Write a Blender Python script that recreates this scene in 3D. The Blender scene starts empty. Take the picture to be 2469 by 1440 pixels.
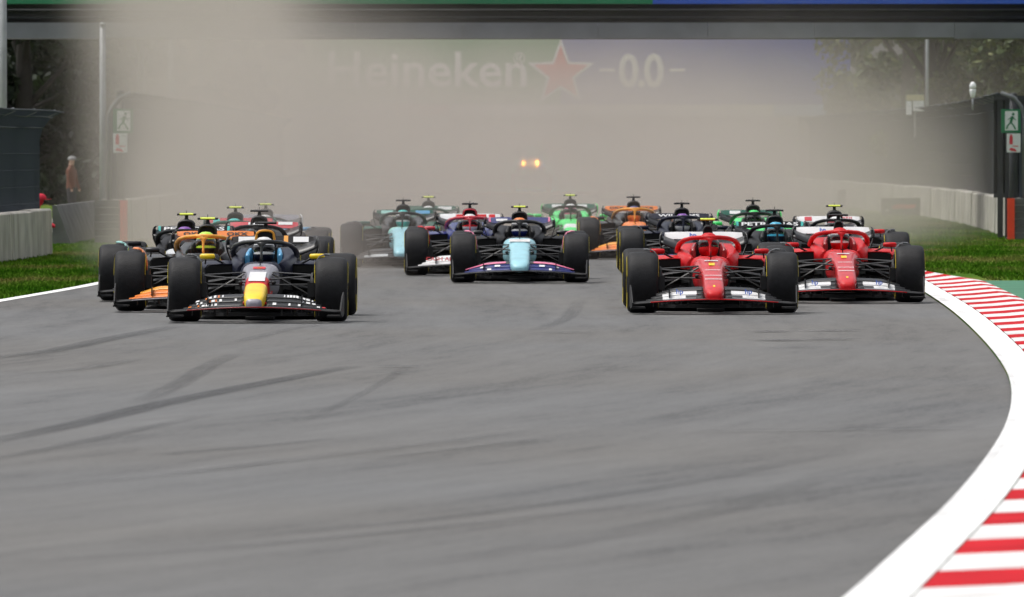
import bpy, bmesh, math, random
import numpy as np
from mathutils import Vector, Matrix

random.seed(7)
rng = np.random.default_rng(11)
S = bpy.context.scene
R = math.radians
PI = math.pi

# ------------------------------------------------------------------ camera
F_PX, W_PX, HOR, CAM_H = 20000.0, 2469.0, 365.0, 1.9
cam_d = bpy.data.cameras.new('camera')
cam = bpy.data.objects.new('camera', cam_d)
S.collection.objects.link(cam)
cam_d.sensor_width = 36.0
cam_d.lens = 36.0 * F_PX / W_PX
cam_d.clip_start = 0.5
cam_d.clip_end = 4000.0
cam.location = (0, 0, CAM_H)
cam.rotation_euler = (R(90) - math.atan((720 - HOR) / F_PX), 0, 0)
cam_d.dof.use_dof = True
cam_d.dof.focus_distance = 96.0
cam_d.dof.aperture_fstop = 7.0
S.camera = cam

# ------------------------------------------------------------------ sky, sun, exposure
SUN_EL, SUN_ROT = 68.0, 285.0
wd = bpy.data.worlds.new('World'); S.world = wd
wd.use_nodes = True
nt = wd.node_tree
bg = nt.nodes['Background']
sky = nt.nodes.new('ShaderNodeTexSky')
sky.sky_type = 'NISHITA'
sky.sun_disc = False
sky.sun_elevation = R(SUN_EL)
sky.sun_rotation = R(SUN_ROT)
sky.air_density = 1.0
sky.dust_density = 4.0
sky.ozone_density = 1.0
hs = nt.nodes.new('ShaderNodeHueSaturation')       # overcast: the same sky, greyed by cloud
hs.inputs['Saturation'].default_value = 0.28
nt.links.new(sky.outputs[0], hs.inputs['Color'])
nt.links.new(hs.outputs[0], bg.inputs['Color'])
bg.inputs['Strength'].default_value = 0.13

sun_d = bpy.data.lights.new('sun', 'SUN')
sun_d.energy = 1.4
sun_d.angle = R(28)
sun_d.color = (1.0, 0.96, 0.9)
sun = bpy.data.objects.new('sun', sun_d)
S.collection.objects.link(sun)
_a = R(SUN_ROT)
_dir = Vector((math.sin(_a) * math.cos(R(SUN_EL)), math.cos(_a) * math.cos(R(SUN_EL)), math.sin(R(SUN_EL))))
sun.rotation_euler = _dir.to_track_quat('Z', 'Y').to_euler()
sun.location = (0, 60, 60)

S.view_settings.view_transform = 'Standard'
S.view_settings.look = 'None'
S.view_settings.exposure = 0.42
S.view_settings.gamma = 1.0
S.cycles.use_denoising = True
S.cycles.volume_bounces = 1
S.cycles.adaptive_threshold = 0.03
S.cycles.max_bounces = 6
S.cycles.diffuse_bounces = 3
S.cycles.glossy_bounces = 2
S.cycles.transparent_max_bounces = 12
S.cycles.volume_max_steps = 256
S.cycles.sample_clamp_indirect = 6.0


def at(px, py=None, d=None, z=0.0):
    """photo pixel -> world x at distance d (or the ground point below py)"""
    if d is None:
        d = (CAM_H - z) * F_PX / (py - HOR)
    return ((px - W_PX / 2) * d / F_PX, d)


def zat(py, d):
    return CAM_H - (py - HOR) * d / F_PX


# ------------------------------------------------------------------ materials
def mat(name, col, rough=0.6, metal=0.0, coat=0.0, var=0.0, vscale=3.0, bump=0.0, bscale=40.0, emit=0.0, spec=0.5, coatr=0.1):
    m = bpy.data.materials.new(name)
    m.use_nodes = True
    n = m.node_tree.nodes; l = m.node_tree.links
    b = n['Principled BSDF']
    b.inputs['Base Color'].default_value = (*col, 1)
    b.inputs['Roughness'].default_value = rough
    b.inputs['Metallic'].default_value = metal
    b.inputs['Coat Weight'].default_value = coat
    b.inputs['Coat Roughness'].default_value = coatr
    b.inputs['Specular IOR Level'].default_value = spec
    if emit:
        b.inputs['Emission Color'].default_value = (*col, 1)
        b.inputs['Emission Strength'].default_value = emit
    if var or bump:
        tc = n.new('ShaderNodeTexCoord')
    if var:
        nz = n.new('ShaderNodeTexNoise')
        nz.inputs['Scale'].default_value = vscale
        nz.inputs['Detail'].default_value = 6
        l.new(tc.outputs['Object'], nz.inputs['Vector'])
        mx = n.new('ShaderNodeMix'); mx.data_type = 'RGBA'
        lo = tuple(max(0, c * (1 - var)) for c in col); hi = tuple(min(1, c * (1 + var)) for c in col)
        mx.inputs['A'].default_value = (*lo, 1); mx.inputs['B'].default_value = (*hi, 1)
        mr = n.new('ShaderNodeMapRange')
        mr.inputs[1].default_value = 0.3; mr.inputs[2].default_value = 0.7
        l.new(nz.outputs[0], mr.inputs[0])
        l.new(mr.outputs[0], mx.inputs['Factor'])
        l.new(mx.outputs['Result'], b.inputs['Base Color'])
    if bump:
        nb = n.new('ShaderNodeTexNoise')
        nb.inputs['Scale'].default_value = bscale; nb.inputs['Detail'].default_value = 4
        l.new(tc.outputs['Object'], nb.inputs['Vector'])
        bp = n.new('ShaderNodeBump'); bp.inputs['Strength'].default_value = bump
        bp.inputs['Distance'].default_value = 0.02
        l.new(nb.outputs[0], bp.inputs['Height']); l.new(bp.outputs[0], b.inputs['Normal'])
    return m


_paint = {}
def paint(name, col, rough=0.42, coat=0.25, spec=0.5):
    if name not in _paint:
        _paint[name] = mat('paint_' + name, col, rough, coat=coat, var=0.12, vscale=6.0, coatr=0.16, spec=spec)
    return _paint[name]


CARBON = mat('carbon', (0.006, 0.006, 0.007), 0.42, coat=0.15, var=0.3, vscale=8)
CARBON_D = mat('carbon_dull', (0.005, 0.005, 0.006), 0.65, var=0.3, vscale=8)
ARM = mat('suspension_carbon', (0.014, 0.014, 0.015), 0.5)
RUBBER = mat('tyre_rubber', (0.010, 0.010, 0.0115), 0.6, var=0.3, vscale=14, bump=0.2, bscale=60, spec=0.28)
RIM = mat('rim_dark', (0.02, 0.02, 0.022), 0.35, metal=0.6)
STRIPE = mat('tyre_stripe_yellow', (0.72, 0.58, 0.03), 0.6)
HOLE_BLACK = mat('intake_black', (0.002, 0.002, 0.002), 0.9)  # black faces paint the shade inside the openings; low sidepod faces share it
VISOR = mat('visor', (0.006, 0.006, 0.008), 0.12, coat=0.6)
WHITE = paint('white', (0.74, 0.74, 0.74))
FLUO = mat('fluorescent_yellow', (0.70, 0.80, 0.06), 0.5)
CONC = mat('concrete', (0.44, 0.42, 0.385), 0.9, var=0.28, vscale=1.3, bump=0.3, bscale=9)
def streaky(m, amt=.35):
    n = m.node_tree.nodes; l = m.node_tree.links; b = n['Principled BSDF']
    src = b.inputs['Base Color'].links[0].from_socket
    g = n.new('ShaderNodeNewGeometry'); mp = n.new('ShaderNodeMapping'); mp.inputs['Scale'].default_value = (1.5, 1.5, .18)
    l.new(g.outputs['Position'], mp.inputs[0])
    t = n.new('ShaderNodeTexNoise'); t.inputs['Scale'].default_value = 1.6; t.inputs['Detail'].default_value = 5
    l.new(mp.outputs[0], t.inputs['Vector'])
    r = n.new('ShaderNodeMapRange'); r.inputs[1].default_value = .42; r.inputs[2].default_value = .72; r.inputs[4].default_value = amt * 2
    l.new(t.outputs[0], r.inputs[0])
    x = n.new('ShaderNodeMix'); x.data_type = 'RGBA'; x.blend_type = 'MULTIPLY'; x.inputs['B'].default_value = (.45, .43, .40, 1)
    l.new(r.outputs[0], x.inputs['Factor']); l.new(src, x.inputs['A']); l.new(x.outputs['Result'], b.inputs['Base Color'])


streaky(CONC)
CONC_D = mat('concrete_dark', (0.13, 0.13, 0.13), 0.9, var=0.3, vscale=2.0, bump=0.3, bscale=9)
STEEL = mat('galvanised_steel', (0.30, 0.31, 0.33), 0.5, metal=0.3, var=0.2, vscale=4)
WIRE = mat('fence_wire', (0.075, 0.088, 0.105), 0.8, spec=0.3)
POST = mat('fence_post', (0.17, 0.18, 0.19), 0.8, spec=0.2)
CABLE = mat('fence_cable', (0.08, 0.09, 0.10), 0.9, spec=0.2)
DARKSTEEL = mat('dark_steel', (0.03, 0.033, 0.038), 0.6, var=0.3, vscale=2)
ORANGE_M = mat('marker_orange', (0.80, 0.06, 0.02), 0.6, var=0.1)


# ------------------------------------------------------------------ mesh helpers
class MB:
    def __init__(self):
        self.v = []; self.f = []; self.m = []; self.sm = []

    def add(self, vs, fs, mi=0, smooth=False):
        o = len(self.v)
        self.v += [tuple(p) for p in vs]
        for i, f in enumerate(fs):
            self.f.append(tuple(k + o for k in f))
            self.m.append(mi[i] if isinstance(mi, (list, tuple)) else mi)
            self.sm.append(smooth)
        return self

    def box(self, x0, x1, y0, y1, z0, z1, mi=0):
        v = [(x0, y0, z0), (x1, y0, z0), (x1, y1, z0), (x0, y1, z0), (x0, y0, z1), (x1, y0, z1), (x1, y1, z1), (x0, y1, z1)]
        f = [(0, 3, 2, 1), (4, 5, 6, 7), (0, 1, 5, 4), (1, 2, 6, 5), (2, 3, 7, 6), (3, 0, 4, 7)]
        return self.add(v, f, mi)

    def loft(self, rings, mats=0, cap0=None, cap1=None, smooth=True, flip=False):
        """rings: equal length closed loops; mats: one index or one for each span"""
        n = len(rings[0]); o = len(self.v)
        for r in rings:
            self.v += [tuple(p) for p in r]
        for i in range(len(rings) - 1):
            mi = mats[i] if isinstance(mats, (list, tuple)) else mats
            for k in range(n):
                a, b = o + i * n + k, o + i * n + (k + 1) % n
                q = (a, b, b + n, a + n)
                self.f.append(q[::-1] if flip else q); self.m.append(mi); self.sm.append(smooth)
        if cap0 is not None:
            q = tuple(o + k for k in range(n))
            self.f.append(q if flip else q[::-1]); self.m.append(cap0); self.sm.append(False)
        if cap1 is not None:
            q = tuple(o + (len(rings) - 1) * n + k for k in range(n))
            self.f.append(q[::-1] if flip else q); self.m.append(cap1); self.sm.append(False)
        return self

    def tube(self, pts, rad, n=8, mi=0, flat=1.0, closed=False, smooth=True):
        """round tube through pts; flat squeezes the second axis"""
        pts = [Vector(p) for p in pts]; rings = []
        N = len(pts); up0 = None
        for i, p in enumerate(pts):
            if closed:
                t = pts[(i + 1) % N] - pts[i - 1]
            else:
                t = pts[min(i + 1, N - 1)] - pts[max(i - 1, 0)]
            t.normalize()
            ref = Vector((0, 0, 1)) if abs(t.z) < 0.9 else Vector((0, 1, 0))
            a = t.cross(ref).normalized(); b = a.cross(t).normalized()
            r = rad[i] if isinstance(rad, (list, tuple)) else rad
            rings.append([p + a * (r * math.cos(2 * PI * k / n)) + b * (r * flat * math.sin(2 * PI * k / n)) for k in range(n)])
        if closed:
            rings.append(rings[0])
            return self.loft(rings, mi, smooth=smooth)
        return self.loft(rings, mi, cap0=mi, cap1=mi, smooth=smooth)

    def arm(self, p, q, chord=0.07, thick=0.018, mi=0):
        """flat aerofoil arm: chord along Y"""
        p, q = Vector(p), Vector(q)
        t = (q - p).normalized(); c = Vector((0, 1, 0)); c = (c - t * c.dot(t)).normalized(); h = t.cross(c).normalized()
        ring = lambda o: [o - c * chord * .5, o - c * chord * .2 + h * thick * .5, o + c * chord * .2 + h * thick * .4, o + c * chord * .5, o + c * chord * .2 - h * thick * .4, o - c * chord * .2 - h * thick * .5]
        return self.loft([ring(p), ring(q)], mi, cap0=mi, cap1=mi, smooth=False)

    def lathe_x(self, prof, n=40, mats=0, smooth=True, a0=0.0, a1=2 * PI):
        full = abs(a1 - a0 - 2 * PI) < 1e-6
        rings = []
        for k in range(n + (0 if full else 1)):
            a = a0 + (a1 - a0) * k / n
            rings.append([(x, -r * math.cos(a), r * math.sin(a)) for x, r in prof])
        m = len(prof); o = len(self.v)
        for r in rings:
            self.v += r
        K = len(rings)
        for k in range(K if full else K - 1):
            for j in range(m - 1):
                a = o + k * m + j; b = o + ((k + 1) % K) * m + j
                self.f.append((a, b, b + 1, a + 1))
                self.m.append(mats[j] if isinstance(mats, (list, tuple)) else mats); self.sm.append(smooth)
        return self

    def poly(self, pts, y0, y1, mi=0):
        """XZ polygon extruded along Y"""
        n = len(pts)
        v = [(x, y0, z) for x, z in pts] + [(x, y1, z) for x, z in pts]
        f = [tuple(range(n)), tuple(range(2 * n - 1, n - 1, -1))]
        f += [(k, n + k, n + (k + 1) % n, (k + 1) % n) for k in range(n)]
        return self.add(v, f, mi)

    def mesh(self, name, nm=1):
        me = bpy.data.meshes.new(name)
        me.from_pydata(self.v, [], self.f)
        me.polygons.foreach_set('material_index', self.m)
        me.polygons.foreach_set('use_smooth', self.sm)
        for _ in range(max(nm, max(self.m) + 1 if self.m else 1)):
            me.materials.append(None)
        bm = bmesh.new(); bm.from_mesh(me)
        bmesh.ops.recalc_face_normals(bm, faces=bm.faces)
        bm.to_mesh(me); bm.free()
        me.update()
        return me


def obj(name, me, mats, parent=None, loc=(0, 0, 0), rot=(0, 0, 0)):
    o = bpy.data.objects.new(name, me)
    S.collection.objects.link(o)
    if not isinstance(mats, (list, tuple)):
        mats = [mats]
    for i, sl in enumerate(o.material_slots):
        sl.link = 'OBJECT'
        sl.material = mats[min(i, len(mats) - 1)]
    o.location = loc; o.rotation_euler = rot
    if parent is not None:
        o.parent = parent
    return o


def tag(o, label=None, cat=None, group=None, kind=None):
    if label: o['label'] = label
    if cat: o['category'] = cat
    if group: o['group'] = group
    if kind: o['kind'] = kind
    return o


def empty(name, loc=(0, 0, 0), rz=0.0, label=None, cat=None, group=None):
    o = bpy.data.objects.new(name, None)
    S.collection.objects.link(o)
    o.location = loc; o.rotation_euler = (0, 0, rz)
    o.empty_display_size = 0.3
    return tag(o, label, cat, group)


_cache = {}
def cm(key, fn):
    if key not in _cache:
        _cache[key] = fn().mesh(key)
    return _cache[key]


def text_mesh(s, size, offset=0.0, extrude=0.001, spacing=1.0):
    cu = bpy.data.curves.new('lettering', 'FONT')
    cu.body = s; cu.size = size; cu.align_x = 'CENTER'; cu.align_y = 'CENTER'
    cu.offset = offset; cu.extrude = extrude; cu.space_character = spacing
    cu.resolution_u = 3
    t = bpy.data.objects.new('lettering', cu)
    S.collection.objects.link(t)
    dg = bpy.context.evaluated_depsgraph_get()
    me = bpy.data.meshes.new_from_object(t.evaluated_get(dg))
    bpy.data.objects.remove(t)
    bpy.data.curves.remove(cu)
    if not me.materials:
        me.materials.append(None)
    return me


def cr(points, t):
    """smooth curve x(d) through the points (Catmull-Rom on sorted d)"""
    P = sorted(points); n = len(P)
    if t <= P[0][0]: i = 0
    elif t >= P[-1][0]: i = n - 2
    else:
        i = max(k for k in range(n - 1) if P[k][0] <= t)
    (d0, x0), (d1, x1) = P[i], P[i + 1]
    m0 = (P[i + 1][1] - P[max(i - 1, 0)][1]) / (P[i + 1][0] - P[max(i - 1, 0)][0])
    m1 = (P[min(i + 2, n - 1)][1] - P[i][1]) / (P[min(i + 2, n - 1)][0] - P[i][0])
    h = d1 - d0; s = (t - d0) / h
    if s < 0 or s > 1:
        return x0 + (x1 - x0) * s
    return (2 * s**3 - 3 * s**2 + 1) * x0 + (s**3 - 2 * s**2 + s) * h * m0 + (-2 * s**3 + 3 * s**2) * x1 + (s**3 - s**2) * h * m1


# ------------------------------------------------------------------ ground, road, kerb
RIGHT = [(-20, -4.6), (10, -1.25), (25, 0.36), (35.3, 1.44), (38.6, 1.77), (44.4, 2.34), (51, 2.92), (57.1, 3.40), (63.9, 3.85), (71, 4.23),
         (81.7, 4.66), (96.2, 5.14), (108.6, 5.46), (128.8, 5.9), (160, 6.5), (200, 7.0), (300, 7.5), (700, 7.5)]
LEFT = [(-20, -16.5), (20, -12.2), (40, -10.3), (60, -8.8), (80, -7.55), (105, -6.48), (118.4, -5.95), (140, -5.6), (170, -5.6), (220, -6.0), (300, -6.5), (700, -6.5)]
xr = lambda d: cr(RIGHT, d)
xl = lambda d: cr(LEFT, d)


def strip(name, fa, fb, d0, d1, z, step=1.5):
    n = max(2, int((d1 - d0) / step)); v = []; f = []
    for i in range(n + 1):
        d = d0 + (d1 - d0) * i / n
        v += [(fa(d), d, z), (fb(d), d, z)]
    for i in range(n):
        f.append((2 * i, 2 * i + 1, 2 * i + 3, 2 * i + 2))
    b = MB(); b.add(v, f); return b.mesh(name)


def node_mat(name):
    m = bpy.data.materials.new(name); m.use_nodes = True
    return m, m.node_tree.nodes, m.node_tree.links, m.node_tree.nodes['Principled BSDF']


def grass_mat(name, c1, c2, c3):
    m, n, l, b = node_mat(name)
    b.inputs['Roughness'].default_value = 0.9
    b.inputs['Specular IOR Level'].default_value = 0.03
    g = n.new('ShaderNodeNewGeometry')
    mp = n.new('ShaderNodeMapping'); mp.inputs['Scale'].default_value = (0.9, 0.16, 1)
    l.new(g.outputs['Position'], mp.inputs['Vector'])
    z1 = n.new('ShaderNodeTexNoise'); z1.inputs['Scale'].default_value = 0.8; z1.inputs['Detail'].default_value = 8
    l.new(mp.outputs[0], z1.inputs['Vector'])
    r = n.new('ShaderNodeValToRGB')
    r.color_ramp.elements[0].position = 0.36; r.color_ramp.elements[0].color = (*c1, 1)
    r.color_ramp.elements[1].position = 0.65; r.color_ramp.elements[1].color = (*c3, 1)
    e = r.color_ramp.elements.new(0.5); e.color = (*c2, 1)
    l.new(z1.outputs[0], r.inputs[0]); l.new(r.outputs[0], b.inputs['Base Color'])
    return m


GRASS_G = grass_mat('grass_ground', (0.04, 0.105, 0.005), (0.075, 0.14, 0.012), (0.16, 0.155, 0.045))
GRASS_B = grass_mat('grass_blades', (0.045, 0.13, 0.006), (0.085, 0.17, 0.015), (0.17, 0.175, 0.05))

gm = MB(); gm.add([(-900, -60, 0), (900, -60, 0), (900, 1800, 0), (-900, 1800, 0)], [(0, 1, 2, 3)])
tag(obj('ground', gm.mesh('ground'), GRASS_G), kind='structure')

# asphalt: streaks run along the cars' curving path
ASPH, n, l, b = node_mat('asphalt')
b.inputs['Roughness'].default_value = 0.8
b.inputs['Specular IOR Level'].default_value = 0.2
g = n.new('ShaderNodeNewGeometry')
sp = n.new('ShaderNodeSeparateXYZ'); l.new(g.outputs['Position'], sp.inputs[0])


def math_node(op, a, b_=None, clamp=False, nodes=None, links=None):
    q = (nodes or n).new('ShaderNodeMath'); q.operation = op; q.use_clamp = clamp
    for i, v in enumerate((a, b_)):
        if v is None: continue
        if isinstance(v, (int, float)): q.inputs[i].default_value = v
        else: (links or l).new(v, q.inputs[i])
    return q.outputs[0]


# path bend: x offset as a smooth function of distance, steeper near the camera
yy = math_node('SUBTRACT', 95.0, sp.outputs['Y'])
yy = math_node('MAXIMUM', yy, 0.0)
bend = math_node('MULTIPLY', math_node('POWER', yy, 2.0), 0.0029)
xw = math_node('ADD', sp.outputs['X'], bend)


def streak(sx, sy, scale, detail=5, rough=0.55):
    c = n.new('ShaderNodeCombineXYZ')
    l.new(math_node('MULTIPLY', xw, sx), c.inputs[0]); l.new(math_node('MULTIPLY', sp.outputs['Y'], sy), c.inputs[1])
    t = n.new('ShaderNodeTexNoise'); t.inputs['Scale'].default_value = scale; t.inputs['Detail'].default_value = detail
    t.inputs['Roughness'].default_value = rough
    l.new(c.outputs[0], t.inputs['Vector'])
    return t.outputs[0]


s1 = streak(1.0, 0.05, 1.1)
s2 = streak(1.0, 0.10, 4.5, 7, 0.7)
fine = n.new('ShaderNodeTexNoise'); fine.inputs['Scale'].default_value = 22; fine.inputs['Detail'].default_value = 8; fine.inputs['Roughness'].default_value = .8
l.new(g.outputs['Position'], fine.inputs['Vector'])
big = n.new('ShaderNodeTexNoise'); big.inputs['Scale'].default_value = 0.09; big.inputs['Detail'].default_value = 3
l.new(g.outputs['Position'], big.inputs['Vector'])
tot = math_node('ADD', math_node('MULTIPLY', s1, 0.36), math_node('MULTIPLY', s2, 0.32))
tot = math_node('ADD', tot, math_node('MULTIPLY', fine.outputs[0], 0.32))
s3 = streak(1.0, 0.13, 34, 3, .7)
tot = math_node('ADD', tot, math_node('MULTIPLY', math_node('SUBTRACT', s3, .5), .22))
rp = n.new('ShaderNodeValToRGB')
rp.color_ramp.elements[0].position = 0.36; rp.color_ramp.elements[0].color = (0.070, 0.070, 0.072, 1)
rp.color_ramp.elements[1].position = 0.64; rp.color_ramp.elements[1].color = (0.167, 0.1675, 0.167, 1)
e = rp.color_ramp.elements.new(0.47); e.color = (0.1265, 0.127, 0.127, 1)
l.new(tot, rp.inputs[0])
warm = n.new('ShaderNodeMix'); warm.data_type = 'RGBA'; warm.blend_type = 'MULTIPLY'
warm.inputs['B'].default_value = (1.0, 0.965, 0.92, 1)
wr = n.new('ShaderNodeMapRange'); wr.inputs[1].default_value = 0.38; wr.inputs[2].default_value = 0.62
l.new(big.outputs[0], wr.inputs[0]); l.new(wr.outputs[0], warm.inputs['Factor'])
l.new(rp.outputs[0], warm.inputs['A']); l.new(warm.outputs['Result'], b.inputs['Base Color'])
bp = n.new('ShaderNodeBump'); bp.inputs['Strength'].default_value = 0.25; bp.inputs['Distance'].default_value = 0.01
l.new(fine.outputs[0], bp.inputs['Height']); l.new(bp.outputs[0], b.inputs['Normal'])

road = tag(obj('road', strip('road', xl, xr, -20, 700, 0.004, 1.5), ASPH), kind='structure')

# rubber marks: thin sheets on the road, each with a soft, broken profile (u across, v along)
MARK, n, l, b = node_mat('rubber_mark')
b.inputs['Base Color'].default_value = (0.06, 0.06, 0.063, 1)
b.inputs['Roughness'].default_value = 0.75
uv = n.new('ShaderNodeUVMap'); uv.uv_map = 'uv'
su = n.new('ShaderNodeSeparateXYZ'); l.new(uv.outputs[0], su.inputs[0])
ua = math_node('SUBTRACT', 1.0, math_node('ABSOLUTE', math_node('MULTIPLY_ADD' if False else 'MULTIPLY', math_node('SUBTRACT', su.outputs[0], 0.5), 2.0)))
va = math_node('MULTIPLY', math_node('MULTIPLY', su.outputs[1], math_node('SUBTRACT', 1.0, su.outputs[1])), 4.0)
cc = n.new('ShaderNodeCombineXYZ'); l.new(math_node('MULTIPLY', su.outputs[0], 3.0), cc.inputs[0])
l.new(math_node('MULTIPLY', su.outputs[1], 5.0), cc.inputs[1])
oi = n.new('ShaderNodeObjectInfo'); l.new(math_node('MULTIPLY', oi.outputs['Random'], 50.0), cc.inputs[2])
tn = n.new('ShaderNodeTexNoise'); tn.inputs['Scale'].default_value = 1.6; tn.inputs['Detail'].default_value = 6
l.new(cc.outputs[0], tn.inputs['Vector'])
al = math_node('MULTIPLY', math_node('MULTIPLY', math_node('MINIMUM', math_node('MULTIPLY', ua, 2.2), 1.0), math_node('POWER', va, 0.6)), tn.outputs[0])
at_ = n.new('ShaderNodeAttribute'); at_.attribute_type = 'OBJECT'; at_.attribute_name = 'strength'
l.new(math_node('MULTIPLY', al, at_.outputs['Fac'], clamp=True), b.inputs['Alpha'])


def rubber(pts_px, width, strength, zz):
    P = [Vector((*at(px, py), 0)) for px, py in pts_px]
    dense = []
    for i in range(len(P) - 1):
        for k in range(6):
            dense.append(P[i].lerp(P[i + 1], k / 6))
    dense.append(P[-1])
    for _ in range(3):
        dense = [dense[0]] + [(dense[i - 1] + dense[i] * 2 + dense[i + 1]) / 4 for i in range(1, len(dense) - 1)] + [dense[-1]]
    v = []; f = []; uvs = []
    N = len(dense)
    for i, p in enumerate(dense):
        t = (dense[min(i + 1, N - 1)] - dense[max(i - 1, 0)]).normalized(); s = Vector((t.y, -t.x, 0))
        for k in (-1, 1):
            q = p + s * width * .5 * k; v.append((q.x, q.y, zz)); uvs.append(((k + 1) / 2, i / (N - 1)))
    for i in range(N - 1):
        f.append((2 * i, 2 * i + 1, 2 * i + 3, 2 * i + 2))
    mb = MB(); mb.add(v, f); me = mb.mesh('rubber_mark')
    ul = me.uv_layers.new(name='uv')
    for lp in me.loops:
        ul.data[lp.index].uv = uvs[lp.vertex_index]
    o = obj('rubber_mark', me, MARK, road)
    o['strength'] = float(strength)
    return o


marks = [([(-60, 1075), (200, 1022), (400, 972), (640, 925), (850, 885)], 0.30, 1.15),
         ([(-60, 1120), (120, 1085), (330, 1040), (520, 1000)], 0.18, 0.4),
         ([(330, 975), (430, 930), (500, 885), (570, 855)], 0.24, 0.5),
         ([(-40, 868), (120, 850), (280, 815), (430, 788)], 0.30, 0.8),
         ([(60, 905), (200, 893), (340, 868)], 0.22, 0.45),
         ([(740, 1015), (860, 960), (930, 920), (985, 885)], 0.12, 0.3),
         ([(380, 1100), (600, 1082), (800, 1060)], 0.16, 0.55),
         ([(880, 1112), (1100, 1085), (1300, 1062)], 0.12, 0.4),
         ([(1290, 800), (1370, 770), (1400, 725)], 0.22, 0.35),
         ([(0, 1190), (400, 1150), (900, 1090), (1300, 1040)], 0.25, 0.35),
         ([(600, 1300), (1100, 1250), (1600, 1180), (2050, 1090)], 0.22, 0.36),
         ([(-100, 1370), (500, 1330), (1200, 1262), (1760, 1190)], 0.25, 0.3),
         ([(900, 1380), (1400, 1310), (1800, 1220), (2050, 1130)], 0.3, 0.25),
         ([(560, 830), (680, 800), (760, 785)], 0.2, 0.4)]
for i, (p, w, s) in enumerate(marks):
    rubber(p, w, s, 0.008 + 0.0015 * (i % 5))
# short skid patches and a straight paving joint
for i, (x0, x1, y, w, s) in enumerate([(1815, 1905, 803, 0.5, 1.1), (1930, 2080, 801, 0.45, 0.9), (1820, 1960, 824, 0.7, 0.9), (1990, 2030, 822, .6, .9),
                                       (1840, 1980, 842, .5, .5), (1300, 1420, 806, .5, .5), (930, 985, 888, .5, .6), (920, 990, 905, .4, .5)]):
    rubber([(x0, y), ((x0 + x1) / 2, y - 1), (x1, y - 2)], w, s, 0.0165 + 0.0012 * (i % 4))
rubber([(1650, 1047), (1900, 1043), (2150, 1040), (2425, 1037)], 0.09, 1.3, 0.0225)

LINE = mat('line_paint', (0.80, 0.80, 0.79), 0.7, spec=.2, var=0.12, vscale=0.8, bump=0.1, bscale=30)
LW = 0.28
tag(obj('edge_line', strip('edge_line', lambda d: xr(d) - 0.0, lambda d: xr(d) + LW, -15, 133, 0.027, 1.0), LINE, road))
tag(obj('edge_line', strip('edge_line_b', lambda d: xl(d) - 0.08, lambda d: xl(d) + 0.10, 20, 320, 0.012, 1.5), LINE, road))

streaky(LINE, .04)
for k_, (d0_, d1_, off, w_, st) in enumerate([(40, 62, .04, .08, .22), (60, 85, .02, .08, .25), (84, 112, .08, .10, .2), (36, 52, .20, .06, .15)]):
    pp = [(W_PX / 2 + (xr(d_) + off) * F_PX / d_, HOR + CAM_H * F_PX / d_) for d_ in np.linspace(d0_, d1_, 6)]
    rubber(pp, w_, st, 0.0305 + .0012 * k_)
# kerb: each red or white block is a piece
kerb = empty('kerb'); kerb['kind'] = 'structure'
KRED = mat('kerb_red', (0.50, 0.018, 0.026), 0.8, spec=0.04, var=0.14, vscale=1.6, bump=0.15, bscale=25)
KWHT = mat('kerb_white', (0.72, 0.71, 0.70), 0.7, spec=.2, var=0.14, vscale=1.3, bump=0.15, bscale=25)
streaky(KWHT, .16); streaky(KRED, .16)
period = 2.98; y0 = 35.5 - 8 * period; k = 0
while y0 < 128:
    for half in (0, 1):
        a = y0 + half * 1.43; c = a + (1.43 if half == 0 else period - 1.43)
        if a > 128: continue
        c = min(c, 128.4)
        kw = lambda d: 0.74 + (0.30 if d < 60 else max(0, 0.30 * (75 - d) / 15) if d < 75 else 0) - (0 if d < 118 else 0.05 * (d - 118) ** 1.1)
        v = []
        for d in (a + 0.008, c - 0.008):
            xi = xr(d) + LW + 0.012; w = max(kw(d), 0.15)
            v += [(xi, d, -0.02), (xi, d, 0.03), (xi + w * .35, d, 0.045), (xi + w * .8, d, 0.075), (xi + w, d, 0.06), (xi + w, d, -0.02)]
        f = [(i, i + 1, i + 7, i + 6) for i in range(5)] + [(0, 6, 11, 5), tuple(range(5, -1, -1)), tuple(range(6, 12))]
        mb = MB(); mb.add(v, f)
        obj('kerb_block', mb.mesh('kerb_block'), KRED if half == 0 else KWHT, kerb)
    y0 += period
# concrete bed under the blocks, and the green run-off behind the kerb
GREEN_P = mat('runoff_green_paint', (0.035, 0.165, 0.085), 0.75, var=0.18, vscale=1.2, bump=0.15, bscale=20)
tag(obj('runoff', strip('runoff', lambda d: xr(d) + LW - 0.02, lambda d: xr(d) + 9.0, -15, 121.5, 0.006, 1.5), GREEN_P), kind='structure')

# grass blades on the verges in view
def grass_patch(n_, fx0, fx1, d0, d1):
    d = rng.uniform(d0, d1, n_)
    a = np.array([fx0(t) for t in d]); c = np.array([fx1(t) for t in d])
    x = a + (c - a) * rng.random(n_)
    h = rng.uniform(0.02, 0.065, n_); w = rng.uniform(0.006, 0.014, n_) * (1 + d / 120)
    th = rng.uniform(0, PI, n_); lean = rng.normal(0, 0.02, (n_, 2))
    P = np.zeros((n_, 3, 3))
    P[:, 0] = np.stack([x - w * np.cos(th), d - w * np.sin(th), np.zeros(n_)], 1)
    P[:, 1] = np.stack([x + w * np.cos(th), d + w * np.sin(th), np.zeros(n_)], 1)
    P[:, 2] = np.stack([x + lean[:, 0], d + lean[:, 1], h], 1)
    return P.reshape(-1, 3)


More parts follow.
